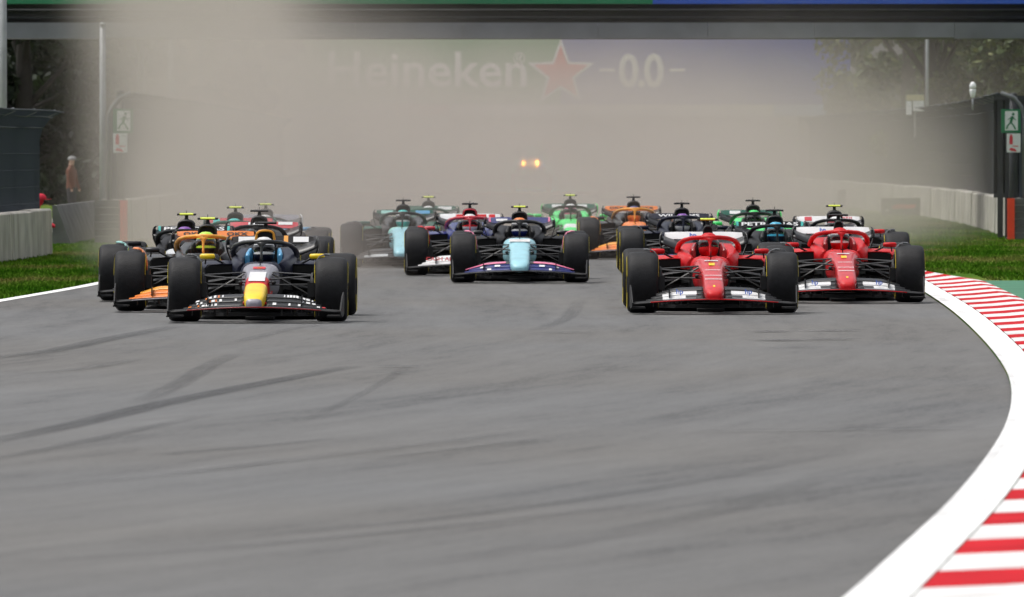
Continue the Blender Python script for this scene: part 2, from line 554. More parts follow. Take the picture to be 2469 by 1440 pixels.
GP = np.concatenate([grass_patch(60000, lambda d: -9.6, lambda d: xl(d) - 0.12, 98, 190),
                     grass_patch(90000, lambda d: xr(d) + (LW + 0.05 if d > 128.6 else 1.25), lambda d: 13.0, 122, 250)])
gme = bpy.data.meshes.new('grass')
gme.vertices.add(len(GP)); gme.vertices.foreach_set('co', GP.ravel())
nf = len(GP) // 3
gme.loops.add(nf * 3); gme.loops.foreach_set('vertex_index', np.arange(nf * 3, dtype=np.int32))
gme.polygons.add(nf); gme.polygons.foreach_set('loop_start', np.arange(0, nf * 3, 3, dtype=np.int32))
gme.materials.append(None); gme.update(); gme.validate()
tag(obj('grass', gme, GRASS_B), 'short mown green grass on both verges of the track', 'grass', kind='stuff')
pad = MB(); pad.box(-16.5, -10.6, 190, 232, 0.004, 0.03)
tag(obj('service_path', pad.mesh('service_path'), CONC), kind='structure')


# ------------------------------------------------------------------ concrete walls with debris fences
def wall_line(name, pts, label, side, seg=3.0, h=0.86, th=0.5):
    """pts: (x, y) along the track face; side = +1 wall body lies to +x"""
    root = empty(name, (pts[0][0], pts[0][1], 0), 0, label, 'wall')
    # resample
    P = [Vector((x, y, 0)) for x, y in pts]; out = [P[0]]; acc = 0
    for i in range(len(P) - 1):
        L = (P[i + 1] - P[i]).length; m = max(1, round(L / seg))
        out += [P[i].lerp(P[i + 1], (k + 1) / m) for k in range(m)]
    for i in range(len(out) - 1):
        a, c = out[i], out[i + 1]; t = (c - a).normalized(); nrm = Vector((t.y, -t.x, 0)) * (1 if side > 0 else -1)
        if nrm.x * side < 0: nrm = -nrm
        dz = random.uniform(-0.02, 0.02); off = nrm * random.uniform(-0.015, 0.015)
        a2 = a + t * 0.02 + off; c2 = c - t * 0.02 + off
        prof = [(0.0, -0.02), (0.02, h - 0.03), (0.05, h), (th - 0.05, h), (th - 0.02, h - 0.03), (th, -0.02)]
        ring = lambda o: [(o.x + nrm.x * u - root.location.x, o.y + nrm.y * u - root.location.y, zz + (dz if zz > 0 else 0)) for u, zz in prof]
        mb = MB(); mb.loft([ring(a2), ring(c2)], 0, cap0=0, cap1=0, smooth=False)
        obj('concrete_block', mb.mesh('concrete_block'), CONC, root)
    return root, out


def fence(name, pts, label, side, z0=0.84, ztop=2.75, hook=0.45, inset=0.25, post_every=4.0, dense=0.09):
    root = empty(name, (pts[0][0], pts[0][1], 0), 0, label, 'fence')
    P = [Vector((x, y, 0)) for x, y in pts]; L = [0]
    for i in range(len(P) - 1): L.append(L[-1] + (P[i + 1] - P[i]).length)

    def pos(s):
        i = max(k for k in range(len(P) - 1) if L[k] <= s + 1e-6)
        t = (P[i + 1] - P[i]).normalized(); nr = Vector((t.y, -t.x, 0))
        if nr.x * side < 0: nr = -nr
        return P[i] + t * (s - L[i]), nr
    o0 = root.location
    prof = [(inset, z0), (inset, ztop - 0.5), (inset - 0.06, ztop - 0.30), (inset - 0.22, ztop - 0.10), (inset - hook, ztop)]

    def rail(s, u, z):
        p, nr = pos(s); q = p + nr * u
        return (q.x - o0.x, q.y - o0.y, z)
    # posts
    s = 0.0; idx = 0
    while s <= L[-1]:
        mb = MB(); mb.tube([rail(s, u + 0.06, z) for u, z in prof], 0.045, 6)
        obj('post', mb.mesh('post'), POST, root)
        s += post_every
    # cables (a part for each)
    for u, z in prof[2:]:
        mb = MB(); N = int(L[-1] / 2)
        mb.tube([rail(L[-1] * k / N, u + random.uniform(-.02, .02), z + random.uniform(-.015, .015)) for k in range(N + 1)], 0.014, 5)
        obj('cable', mb.mesh('cable'), CABLE, root)
    # wire mesh: too fine to pick apart
    mb = MB(); s = 0.0
    fineprof = [(inset, z0)] + [(inset, z0 + (ztop - .5 - z0) * k / 2) for k in (1, 2)] + prof[2:]
    while s < L[-1]:
        dense_s = dense * (1 + 1.4 * s / L[-1])
        for k in range(len(fineprof) - 1):
            (u0, za), (u1, zb) = fineprof[k], fineprof[k + 1]
            a = Vector(rail(s, u0, za)); c = Vector(rail(s, u1, zb)); w = 0.008
            nr = pos(s)[1]
            mb.add([a - nr * w, a + nr * w, c + nr * w, c - nr * w], [(0, 1, 2, 3)])
            mb.add([a + Vector((0, w, 0)), a - Vector((0, w, 0)), c - Vector((0, w, 0)), c + Vector((0, w, 0))], [(0, 1, 2, 3)])
        s += dense_s
    zz = z0 + 0.12
    while zz < ztop - 0.5:
        N = int(L[-1] / 6) + 1
        mb.tube([rail(L[-1] * k / N, inset, zz) for k in range(N + 1)], 0.006, 3, smooth=False)
        zz += 0.3
    o = obj('wire_mesh', mb.mesh('wire_mesh'), WIRE, root); o['kind'] = 'stuff'
    return root


LW1 = [(-9.25, 118), (-8.75, 139), (-8.35, 151)]
wall_line('concrete_wall', LW1, 'short grey concrete wall with joints standing on the grass at the far left edge', -1, seg=4.7)
fence('debris_fence', LW1, 'dark wire fence with hooked top over the short concrete wall at the left edge', -1, ztop=2.62, dense=0.06)
RW = [(10.62, 177), (11.25, 196), (11.7, 217), (11.85, 240), (11.4, 272), (10.9, 310), (10.6, 370), (10.6, 430)]
wall_line('concrete_wall', RW, 'long pale concrete wall along the right verge ending in an orange strip', 1, seg=3.0, h=0.88)
fence('debris_fence', RW[:6], 'tall grey wire fence running into the dust above the long wall', 1, ztop=3.15, hook=0.5, dense=0.10)
LW2 = [(-7.95, 170), (-7.9, 215), (-8.2, 260), (-8.6, 320), (-8.6, 420)]
wall_line('concrete_wall', LW2, 'dust hidden concrete wall behind the black cars with the orange end strip', -1, seg=3.6, h=0.9)
fence('debris_fence', LW2[:4], 'wire fence lost in the dust behind the dark left wall end', -1, ztop=3.1, dense=0.12)


def wall_end(x0, x1, d, label):
    """tyre-backed wall end with an orange marker on its track edge"""
    root = empty('wall_end', ((x0 + x1) / 2, d, 0), 0, label, 'barrier')
    xm = (x0 + x1) / 2; w = abs(x1 - x0) / 2
    mb = MB()
    for k in range(6):
        mb.box(-w + 0.02, w - 0.02, -0.30 + 0.01 * (k % 2), -0.02, 0.02 + k * 0.148, 0.02 + k * 0.148 + 0.135)
    obj('rubber_pad', mb.mesh('rubber_pad'), CONC_D, root)
    s = -1 if abs(x0) < abs(x1) and x0 > 0 else 1
    edge = w * (-1 if x0 > 0 else 1)
    mm = MB(); mm.box(edge - 0.075, edge + 0.075, -0.40, -0.31, 0.0, 0.9)
    obj('marker_board', mm.mesh('marker_board'), ORANGE_M, root)
    return root


wall_end(10.62, 11.3, 176.9, 'dark padded wall end with bright orange red strip beside the right grass')
wall_end(-8.55, -7.93, 169.8, 'dark wall end with faint orange strip in dust behind the left cars')

# sloping concrete end in the gap of the left wall
mb = MB(); x_, d_ = at(150, 588)
mb.poly([(at(126, d=168)[0], 0.0), (at(172, d=168)[0], 0.0), (at(136, d=168)[0], 0.80), (at(126, d=168)[0], 0.80)], 168, 184)
tag(obj('sloping_barrier', mb.mesh('sloping_barrier'), CONC_D), 'dark concrete barrier with sloping end in the gap after the left wall', 'barrier')


# poles
def pole(px, d, ztop, r, label, m=STEEL, name='tall_pole', arm=None):
    x = at(px, d=d)[0]
    root = empty(name, (x, d, 0), 0, label, 'pole')
    mb = MB(); mb.tube([(0, 0, 0), (0, 0, ztop * .5), (0, 0, ztop)], [r, r * .95, r * .9], 12)
    obj('shaft', mb.mesh('shaft'), m, root)
    mb = MB(); mb.box(-r * 1.8, r * 1.8, -r * 1.8, r * 1.8, -0.01, 0.05)
    obj('base_plate', mb.mesh('base_plate'), m, root)
    mb = MB(); mb.tube([(0, 0, ztop), (0, 0, ztop + 0.05)], [r * 1.15, r * .6], 12)
    obj('cap', mb.mesh('cap'), m, root)
    return root


PALE = mat('pale_pole', (0.33, 0.34, 0.35), 0.5, metal=0.2, var=0.15)
pole(8, 160, 6.2, 0.075, 'thick pale pole rising out of frame at the left edge', PALE)
pole(248, 174, 4.55, 0.07, 'pale pole standing in front of the bridge beam above the left wall end', PALE)
for px, d, lb in ((340, 204, 'faint pole in the dust, next after the pale pole at the wall end'), (413, 226, 'faint pole in the dust, third from the left wall end'),
                  (485, 262, 'faint pole in the dust, fourth from the left wall end'), (550, 300, 'faint pole deepest in the dust on the left')):
    pole(px, d, 6.5, 0.08, lb, PALE)
pole(2235, 244, 7.5, 0.05, 'thin lamp pole in front of the trees on the right', PALE)

# ------------------------------------------------------------------ signs
SGREEN = mat('sign_green', (0.015, 0.16, 0.07), 0.5)
SWHITE = mat('sign_white', (0.62, 0.64, 0.66), 0.5)
SRED = mat('sign_red', (0.55, 0.03, 0.05), 0.5)


def exit_signs(px, d, where, sgn):
    x = at(px, d=d)[0]
    post = pole(px + 6 * sgn, d + 1.6, 3.1, 0.09, 'dark post carrying the exit sign ' + where, DARKSTEEL, 'sign_post')
    w, h, zc = 0.41, 0.50, zat(292, d)
    s = empty('exit_sign', (x, d, zc), 0, 'green exit sign with running figure ' + where, 'sign')
    mb = MB(); mb.box(-.03, .03, .031, 1.5, -.02, .02); obj('bracket', mb.mesh('bracket'), DARKSTEEL, s)
    mb = MB(); mb.box(-w / 2, w / 2, 0, 0.03, -h / 2, h / 2); obj('board', mb.mesh('board'), SGREEN, s)
    mb = MB(); mb.box(-w * .30, w * .36, -0.006, 0.002, -h * .40, h * .42); obj('panel', mb.mesh('panel'), SWHITE, s)
    mb = MB()
    seg = lambda p, q, t: mb.add([(p[0] - t, -0.011, p[1]), (p[0] + t, -0.011, p[1]), (q[0] + t, -0.011, q[1]), (q[0] - t, -0.011, q[1])], [(0, 1, 2, 3)])
    seg((0.03, 0.10), (0.0, -0.03), 0.028); seg((0.0, -0.03), (-0.07, -0.10), 0.02); seg((-0.07, -0.10), (-0.09, -0.17), .018)
    seg((0.0, -0.03), (0.06, -0.10), 0.02); seg((0.06, -0.10), (0.10, -0.18), 0.018)
    seg((0.03, 0.09), (-0.06, 0.03), 0.016); seg((0.03, 0.09), (0.10, 0.02), 0.016)
    mb.add([(0.05 + 0.03 * math.cos(a), -0.011, 0.145 + 0.03 * math.sin(a)) for a in [2 * PI * k / 10 for k in range(10)]], [tuple(range(10))])
    obj('figure', mb.mesh('figure'), SGREEN, s)
    w2, h2, z2 = 0.29, 0.40, zat(345, d)
    s2 = empty('fire_sign', (x + 0.06 * sgn, d, z2), 0, 'white sign with red extinguisher below the exit sign ' + where, 'sign')
    mb = MB(); mb.box(-.03, .03, .031, 1.5, -.02, .02); obj('bracket', mb.mesh('bracket'), DARKSTEEL, s2)
    mb = MB(); mb.box(-w2 / 2, w2 / 2, 0, 0.03, -h2 / 2, h2 / 2); obj('board', mb.mesh('board'), SWHITE, s2)
    mb = MB(); mb.poly([(-.09, -.03), (-.02, -.03), (-.02, .13), (-.04, .16), (-.03, .18), (-.08, .18), (-.07, .16), (-.09, .13)], -0.008, -0.002)
    mb.poly([(-.10, -.15), (-.06, -.10), (.02, -.12), (.07, -.17), (.05, -.18), (-.02, -.17)], -0.008, -0.002)
    mb.poly([(-.02, -.06), (.10, -.06), (.10, -.075), (-.02, -.075)], -0.008, -0.002)
    obj('symbol', mb.mesh('symbol'), SRED, s2)


exit_signs(2437, 176, 'beside the right wall end', 1)
exit_signs(297, 169, 'fading in the dust on the left', -1)
# dark gate frame behind the right sign post
g_ = empty('fence_gate', (at(2452, d=178.5)[0], 178.5, 0), 0, 'dark steel gate behind the exit sign at the right edge', 'gate')
mb = MB()
for k in range(12): mb.box(-0.42 + k * .16, -0.30 + k * .16, -0.02, 0.02, 0.05, 3.05)
obj('gate_bars', mb.mesh('gate_bars'), DARKSTEEL, g_)
mb = MB(); mb.box(-0.5, 1.6, 0.03, 0.06, 0.9, 3.1); obj('screen', mb.mesh('screen'), mat('dark_screen', (0.012, 0.013, 0.015), .8), g_)
mb = MB(); mb.box(-0.5, 1.6, -0.05, -0.021, 3.0, 3.1); mb.box(-0.5, 1.6, -0.05, -0.021, 0.9, 1.0); obj('gate_frame', mb.mesh('gate_frame'), DARKSTEEL, g_)

# white beacon and white box on the right fence
x = at(2345, d=192)[0]
bc = empty('beacon', (x, 192, 0), 0, 'white rounded camera housing standing on top of the right fence', 'camera')
mb = MB(); mb.tube([(0, 0, 2.85), (0, 0, zat(238, 192))], 0.022, 8); obj('bracket', mb.mesh('bracket'), STEEL, bc)
BW = mat('beacon_white', (0.85, 0.86, 0.86), 0.4)
mb = MB(); z_ = zat(236, 192); mb.tube([(0, 0, z_), (0, 0, z_ + .06), (0, 0, z_ + .16), (0, 0, z_ + .2)], [.035, .06, .075, .075], 14); obj('housing', mb.mesh('housing'), BW, bc)
mb = MB(); mb.tube([(0, 0, z_ + .215), (0, 0, z_ + .27), (0, 0, z_ + .33), (0, 0, z_ + .37)], [.075, .08, .06, .02], 14); obj('dome', mb.mesh('dome'), BW, bc)
x = at(2206, d=238)[0]
wb = empty('control_box', (x, 238, 0), 0, 'white box with pale yellow top fixed on the right fence', 'box')
mb = MB(); mb.box(-.03, .03, .05, .11, 2.3, 3.1); obj('bracket', mb.mesh('bracket'), STEEL, wb)
mb = MB(); mb.box(-.06, .25, -.12, .04, zat(268, 238), zat(243, 238)); obj('case', mb.mesh('case'), BW, wb)
mb = MB(); mb.box(-.25, .25, -.14, .04, zat(243, 238) + .004, zat(229, 238)); obj('hood', mb.mesh('hood'), mat('pale_yellow', (.55, .50, .30), .6), wb)
mb = MB(); mb.box(-.25, -.10, -.13, .04, zat(277, 238), zat(244, 238)); obj('side_case', mb.mesh('side_case'), BW, wb)


def ad_board(px0, px1, py0, py1, d, label):
    x0, x1 = at(px0, d=d)[0], at(px1, d=d)[0]; z0, z1 = 0.05, zat(py0, d)
    r_ = empty('advert_board', ((x0 + x1) / 2, d, 0), 0, label, 'board')
    w = (x1 - x0) / 2
    mb = MB(); mb.box(-w, w, 0, .12, z0, z1); obj('board', mb.mesh('board'), mat('board_dark', (.07, .07, .075), .6, var=.2), r_)
    for s in (-1, 1):
        mb = MB(); mb.box(s * w * .8 - .03, s * w * .8 + .03, .13, .35, 0, z1 * .8); obj('foot', mb.mesh('foot'), DARKSTEEL, r_)
    h = z1 - z0; mb = MB()
    mb.poly([(-w * .5, z0 + h * .35), (w * .45, z0 + h * .38), (w * .55, z0 + h * .62), (-w * .3, z0 + h * .66), (-w * .55, z0 + h * .5)], -.012, -.002)
    obj('red_print', mb.mesh('red_print'), mat('print_red', (.5, .06, .04), .6, var=.4, vscale=9), r_)
    mb = MB(); mb.poly([(-w * .8, z0 + h * .22), (-w * .68, z0 + h * .22), (-w * .7, z0 + h * .36), (-w * .78, z0 + h * .33)], -.012, -.002)
    obj('print_mark', mb.mesh('print_mark'), SWHITE, r_)


ad_board(2125, 2233, 478, 522, 241, 'dark board with faded red print on the grass before the right wall')
ad_board(2020, 2095, 457, 500, 281, 'fainter dark board in the dust behind the red print board')


# ------------------------------------------------------------------ the bridges
def bridge_front(d):
    x0, x1 = -15.5, 17.5
    r_ = empty('bridge', (0, d, 0), 0, 'dark bridge over the track with green and blue banner along its top', 'bridge')
    zb, zm, zt = zat(92, d), zat(55, d), zat(10, d)
    BEAM = mat('bridge_beam', (0.15, 0.16, 0.18), 0.5, metal=0.2, var=0.25, vscale=0.8, bump=0.2, bscale=2)
    x = x0; k = 0
    while x < x1 - .1:                                    # skirting panels of the lower beam
        w = random.uniform(2.4, 3.4); xe = min(x + w, x1); dz = random.uniform(-.02, .02)
        mb = MB(); mb.box(x + .004, xe - .004, -0.25 + random.uniform(-.02, .02), 0.0, zb + dz, zm - .004)
        obj('beam_panel', mb.mesh('beam_panel'), BEAM, r_); x = xe
    mb = MB(); mb.box(x0, x1, .02, 4.6, zb + .03, zb + .3); obj('deck', mb.mesh('deck'), DARKSTEEL, r_)
    mb = MB(); mb.box(x0, x1, .25, .6, zm, zt + .1); obj('girder', mb.mesh('girder'), mat('girder_dark', (.018, .018, .02), .7, var=.4, vscale=.7), r_)
    for zz in (zm + .12, zm + .30):
        mb = MB(); mb.tube([(x0, .12, zz), (x1, .12, zz)], .03, 8); obj('pipe', mb.mesh('pipe'), DARKSTEEL, r_)
    xs = at(1573, d=d)[0]
    mb = MB(); mb.box(x0 + .9, xs, -.30, .05, zt, zt + 1.9); obj('banner', mb.mesh('banner'), mat('banner_green', (.012, .19, .085), .55, var=.15, vscale=.5), r_)
    mb = MB(); mb.box(xs + .003, x1, -.30, .05, zt, zt + 1.9); obj('banner', mb.mesh('banner'), mat('banner_blue', (.03, .10, .52), .55, var=.1, vscale=.5), r_)
    for xx in (x0 + .3, x1 - .3):
        mb = MB(); mb.box(xx - .25, xx + .25, .3, 1.2, 0, zb + .03); obj('column', mb.mesh('column'), DARKSTEEL, r_)
        mb = MB(); mb.box(xx - .25, xx + .25, 3.2, 4.1, 0, zb + .03); obj('column', mb.mesh('column'), DARKSTEEL, r_)
    return r_


bridge_front(200.0)


def bridge_far(d):
    r_ = empty('bridge', (0, d, 0), 0, 'far bridge in the dust with green and blue beer banner and red star', 'bridge')
    x0, xs, x1 = at(560, d=d)[0], at(1352, d=d)[0], at(2050, d=d)[0]
    zb, zt = zat(252, d), 9.2
    mb = MB(); mb.box(x0, xs, 0, .3, zb, zt); obj('banner', mb.mesh('banner'), mat('far_green', (.03, .26, .06), .6), r_)
    mb = MB(); mb.box(xs + .003, x1, 0, .3, zb, zt); obj('banner', mb.mesh('banner'), mat('far_blue', (.03, .06, .36), .6), r_)
    mb = MB(); mb.box(x0, x1, .35, 4, zb - .1, zt - .3); obj('deck', mb.mesh('deck'), DARKSTEEL, r_)
    x = x0; k = 0
    cols = [(.45, .45, .44), (.2, .3, .5), (.5, .5, .5), (.45, .12, .12), (.55, .55, .54), (.62, .62, .62), (.62, .62, .62), (.66, .66, .64), (.6, .6, .6)]
    while x < at(1900, d=d)[0]:
        w = 3.0
        mb = MB(); mb.box(x + .02, min(x + w, x1) - .02, -.1, .2, zat(280, d), zb - .02)
        obj('sponsor_panel', mb.mesh('sponsor_panel'), mat('sponsor_panel', cols[k % len(cols)], .6), r_); x += w; k += 1
    me = text_mesh('Heineken', 2.75, offset=.035, extrude=.02, spacing=1.02)
    LWH = mat('letter_white', (.8, .8, .8), .5)
    o = obj('lettering', me, LWH, r_, (at(1030, d=d)[0], -.03, zat(172, d)), (R(90), 0, 0))
    o.scale.x = 1.0 * (at(1252, d=d)[0] - at(775, d=d)[0]) / max(o.dimensions.x, .1)
    o = obj('lettering', text_mesh('®', 0.9, extrude=.02), LWH, r_, (at(1252, d=d)[0], -.03, zat(143, d)), (R(90), 0, 0))
    o = obj('lettering', text_mesh('0.0', 2.55, offset=.06, extrude=.02, spacing=.9), LWH, r_, (at(1546, d=d)[0], -.03, zat(175, d)), (R(90), 0, 0))
    o.scale.x = 2.5 / max(o.dimensions.x, .1)
    for px in (1464, 1633):
        mb = MB(); c = at(px, d=d)[0]; mb.box(c - .42, c + .42, -.05, -.004, zat(172, d), zat(166, d)); obj('dash', mb.mesh('dash'), LWH, r_)
    for rr, yy_, mm in ((1.95, -.03, LWH), (1.55, -.07, mat('star_red', (.75, .05, .03), .5))):
        pts = []
        for k in range(10):
            a = PI / 2 + k * PI / 5; q = rr * (1 if k % 2 == 0 else .42)
            pts.append((at(1352, d=d)[0] + q * math.cos(a), zat(178, d) + q * math.sin(a)))
        mb = MB(); mb.poly(pts, yy_ - .03, yy_); obj('star', mb.mesh('star'), mm, r_)
    for xx in (x0 + .5, x1 - .5):
        mb = MB(); mb.box(xx - .3, xx + .3, .5, 1.4, 0, zb + .1); obj('column', mb.mesh('column'), DARKSTEEL, r_)


bridge_far(460.0)

# ------------------------------------------------------------------ trees
def leaf_mat(name, c1, c2, c3):
    m, n, l, b = node_mat(name)
    b.inputs['Roughness'].default_value = 0.6
    b.inputs['Specular IOR Level'].default_value = 0.25
    g = n.new('ShaderNodeNewGeometry')
    r = n.new('ShaderNodeValToRGB')
    r.color_ramp.elements[0].color = (*c1, 1); r.color_ramp.elements[1].color = (*c3, 1)
    e = r.color_ramp.elements.new(.55); e.color = (*c2, 1)
    l.new(g.outputs['Random Per Island'], r.inputs[0]); l.new(r.outputs[0], b.inputs['Base Color'])
    return m


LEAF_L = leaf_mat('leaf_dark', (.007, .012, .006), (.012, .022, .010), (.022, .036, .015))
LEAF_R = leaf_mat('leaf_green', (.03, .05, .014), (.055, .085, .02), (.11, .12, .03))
BARK = mat('bark', (.018, .015, .012), .9, var=.3, vscale=3, bump=.5, bscale=12)


def tree(x, y, h, rad, label, lm, low=0.15, leaves=5200, size=0.17, seed=0, name='leafy_tree', grp='trees behind the fences'):
    r = np.random.default_rng(seed)
    root = empty(name, (x, y, 0), 0, label, 'tree', grp)
    mb = MB(); top = (r.normal(0, .3), r.normal(0, .3), h * .75)
    tr = h * .028 + .05
    mb.tube([(0, 0, -.05), (top[0] * .2, top[1] * .2, h * .2), (top[0] * .6, top[1] * .6, h * .5), top], [tr * 1.3, tr, tr * .7, tr * .25], 8)
    cl = []
    for k in range(34):
        t = r.random() ** .8; z = h * (low + (1 - low) * t)
        rr = rad * math.sqrt(max(.06, 1 - ((t - .42) / .62) ** 2)) * r.random() ** .45
        a = r.uniform(0, 2 * PI)
        cl.append((rr * math.cos(a), rr * math.sin(a), z, r.uniform(.5, 1.0) * rad * .36))
    for k in range(0, 34, 4):
        c = cl[k]; z0 = min(c[2] * .65, h * .6)
        mb.tube([(top[0] * .4, top[1] * .4, z0), (c[0] * .5, c[1] * .5, (z0 + c[2]) / 2), (c[0], c[1], c[2])], [tr * .4, tr * .28, tr * .12], 5)
    obj('trunk', mb.mesh('trunk'), BARK, root)
    C = np.array(cl); pick = r.integers(0, len(C), leaves)
    dirs = r.normal(size=(leaves, 3)); dirs /= np.linalg.norm(dirs, axis=1)[:, None]
    rad_ = C[pick, 3:4] * (r.random((leaves, 1)) ** .4)
    P = C[pick, :3] + dirs * rad_ * np.array([1, 1, .8])
    P[:, 2] = np.maximum(P[:, 2], .15)
    u = r.normal(size=(leaves, 3)); u /= np.linalg.norm(u, axis=1)[:, None]
    w = np.cross(u, r.normal(size=(leaves, 3))); w /= np.linalg.norm(w, axis=1)[:, None]
    s = size * r.uniform(.6, 1.4, (leaves, 1))
    V = np.stack([P - u * s, P - w * s * .45, P + u * s, P + w * s * .45], 1).reshape(-1, 3)
    me = bpy.data.meshes.new('crown')
    me.vertices.add(len(V)); me.vertices.foreach_set('co', V.ravel())
    me.loops.add(leaves * 4); me.loops.foreach_set('vertex_index', np.arange(leaves * 4, dtype=np.int32))
    me.polygons.add(leaves); me.polygons.foreach_set('loop_start', np.arange(0, leaves * 4, 4, dtype=np.int32))
    me.materials.append(None); me.update(); me.validate()
    obj('crown', me, lm, root)
    return root


lt = [(-13.6, 232, 9.0, 2.6, 'dark leafy tree behind the fence nearest the left edge'),
      (-11.4, 247, 9.5, 2.5, 'dark leafy tree beside the pale pole at the left wall end'),
      (-16.2, 262, 10, 3.0, 'dark tree at the left edge behind its darker neighbours'),
      (-13.4, 278, 10.5, 2.8, 'dark tree behind the gap in the left wall'),
      (-11.2, 300, 11, 2.8, 'tree half hidden in the dust right of the left gap'),
      (-15.8, 320, 12, 3.4, 'tall dark tree at the back of the left group'),
      (-11.6, 350, 12, 3.2, 'tree lost in the dust behind the faint poles'),
      (-14.9, 300, 5.0, 2.6, 'low dark bush behind the standing person on the left'),
      (-12.6, 318, 4.5, 2.6, 'low dark bush right of the standing person on the left'),
      (-17.2, 296, 6.0, 2.6, 'low dark bush behind the left fence top'),
      (-20.5, 390, 14, 4.2, 'large dark tree behind the left group at the picture edge'), (-16.2, 400, 14, 4.2, 'large dark tree behind the left group above the wall gap'), (-24.5, 395, 14, 4.2, 'large dark tree behind the left edge pole'),
      (-13.0, 330, 6, 3.0, 'bushy dark tree behind the left pole at the wall end'), (-17.8, 330, 9, 3.2, 'bushy dark tree behind the left edge fence')]
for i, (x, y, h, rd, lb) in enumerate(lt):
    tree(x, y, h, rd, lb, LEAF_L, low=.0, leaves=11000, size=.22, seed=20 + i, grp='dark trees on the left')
rt = [(13.4, 262, 9.0, 2.2, 'green tree right behind the white box on the fence'),
      (16.0, 252, 9.5, 2.6, 'green tree above the white camera housing at the right'),
      (15.2, 285, 10.5, 2.8, 'green tree behind the thin lamp pole'),
      (17.9, 278, 10.5, 2.8, 'dark green tree at the right edge above the exit sign'),
      (16.3, 325, 11.5, 2.8, 'hazy tree next to the blue end of the far banner'),
      (18.6, 318, 12, 3.2, 'tall tree at the back of the right group'),
      (17.6, 370, 13, 3.6, 'tree behind the right group beside the far banner'), (22.0, 365, 14, 3.8, 'tree behind the right group at the right edge'),
      (20.8, 300, 11, 3.0, 'tree cut by the right edge of the picture'), (19.4, 345, 13, 3.6, 'tree filling the gap behind the right group')]
for i, (x, y, h, rd, lb) in enumerate(rt):
    tree(x, y, h, rd, lb, LEAF_R, low=.08, leaves=10000, size=.17, seed=60 + i, grp='green trees on the right')
for i in range(9):  # unseen row, added to keep bright sky from showing through the dust
    x = -36 + i * 9.2
    tree(x, 540 + (i % 3) * 14, 15 + (i % 4), 6.0, 'unseen far tree added behind the far bridge to block bright sky', LEAF_R, low=.02, leaves=2600, size=.5, seed=90 + i, grp='added far trees behind the bridge')


# ------------------------------------------------------------------ people
def person_mesh(name, joints, edges, zones):
    me = bpy.data.meshes.new(name)
    me.from_pydata([j[:3] for j in joints], edges, [])
    o = bpy.data.objects.new(name, me); S.collection.objects.link(o)
    o.modifiers.new('skin', 'SKIN'); o.modifiers['skin'].use_smooth_shade = True
    for i, sv in enumerate(me.skin_vertices[0].data):
        rr = joints[i][3]; sv.radius = (rr, rr if len(joints[i]) < 5 else joints[i][4])
    me.skin_vertices[0].data[0].use_root = True
    sb = o.modifiers.new('sub', 'SUBSURF'); sb.levels = 1; sb.render_levels = 1
    dg = bpy.context.evaluated_depsgraph_get()
    out = bpy.data.meshes.new_from_object(o.evaluated_get(dg))
    bpy.data.objects.remove(o)
    out.name = name
    for _ in range(3): out.materials.append(None)
    for p in out.polygons:
        p.material_index = zones(p.center)
    return out


SKIN = mat('skin', (.45, .28, .2), .6)
def driver_body():
    # seated in the tub, arms forward to the wheel (car coordinates)
    J = [(0, 2.05, .26, .15, .12), (0, 2.02, .40, .16, .12), (0, 1.95, .56, .17, .11), (0, 1.86, .655, .06), (0, 1.79, .73, .085), (0, 1.77, .82, .06),
         (.19, 1.90, .57, .075), (.25, 1.70, .44, .055), (.14, 1.42, .50, .042), (.10, 1.36, .52, .04),
         (-.19, 1.90, .57, .075), (-.25, 1.70, .44, .055), (-.14, 1.42, .50, .042), (-.10, 1.36, .52, .04),
         (.10, 1.75, .22, .09), (.11, 1.25, .34, .075), (.10, .85, .24, .055), (-.10, 1.75, .22, .09), (-.11, 1.25, .34, .075), (-.10, .85, .24, .055)]
    E = [(0, 1), (1, 2), (2, 3), (3, 4), (4, 5), (2, 6), (6, 7), (7, 8), (8, 9), (2, 10), (10, 11), (11, 12), (12, 13), (0, 14), (14, 15), (15, 16), (0, 17), (17, 18), (18, 19)]
    return person_mesh('driver_body', J, E, lambda c: 1 if c.z > .66 else 0)


DRIVER = driver_body()


def helmet_b():
    b = MB(); rings = []; N = 24
    prof = [(.0, .135), (.05, .130), (.085, .110), (.11, .075), (.125, .035), (.128, -.01), (.125, -.05), (.115, -.09), (.095, -.125), (.06, -.135)]
    for r, z in prof:
        rings.append([(r * .9 * math.cos(2 * PI * k / N), r * 1.12 * math.sin(2 * PI * k / N) - (.02 if z < -.04 and math.sin(2 * PI * k / N) < 0 else 0), z) for k in range(N)])
    b.loft(rings, [0, 0, 0, 1, 1, 1, 2, 2, 2], cap1=2)
    return b


def visor_b():
    b = MB(); rings = []; N = 14
    for r, z in ((.119, .052), (.131, .03), (.134, -.005), (.130, -.04)):
        rings.append([(r * .9 * math.cos(a), r * 1.12 * math.sin(a), z) for a in [PI * 1.08 + PI * .84 * k / N for k in range(N + 1)]])
    o = 0
    for i in range(3):
        for k in range(N):
            b.add([rings[i][k], rings[i][k + 1], rings[i + 1][k + 1], rings[i + 1][k]], [(0, 1, 2, 3)], 0, True)
    return b


def add_driver(car_loc, rz, hcols, suit, label):
    p = obj('person', DRIVER, [suit, suit, SKIN])
    p.location = car_loc; p.rotation_euler = (0, 0, rz)
    tag(p, label, 'person', 'drivers in the racing cars')
    h = obj('helmet', cm('helmet', helmet_b), hcols, p, (0, 1.74, .785)); h.scale = (1.06, 1.06, 1.06)
    obj('visor', cm('visor', visor_b), VISOR, h)
    return p


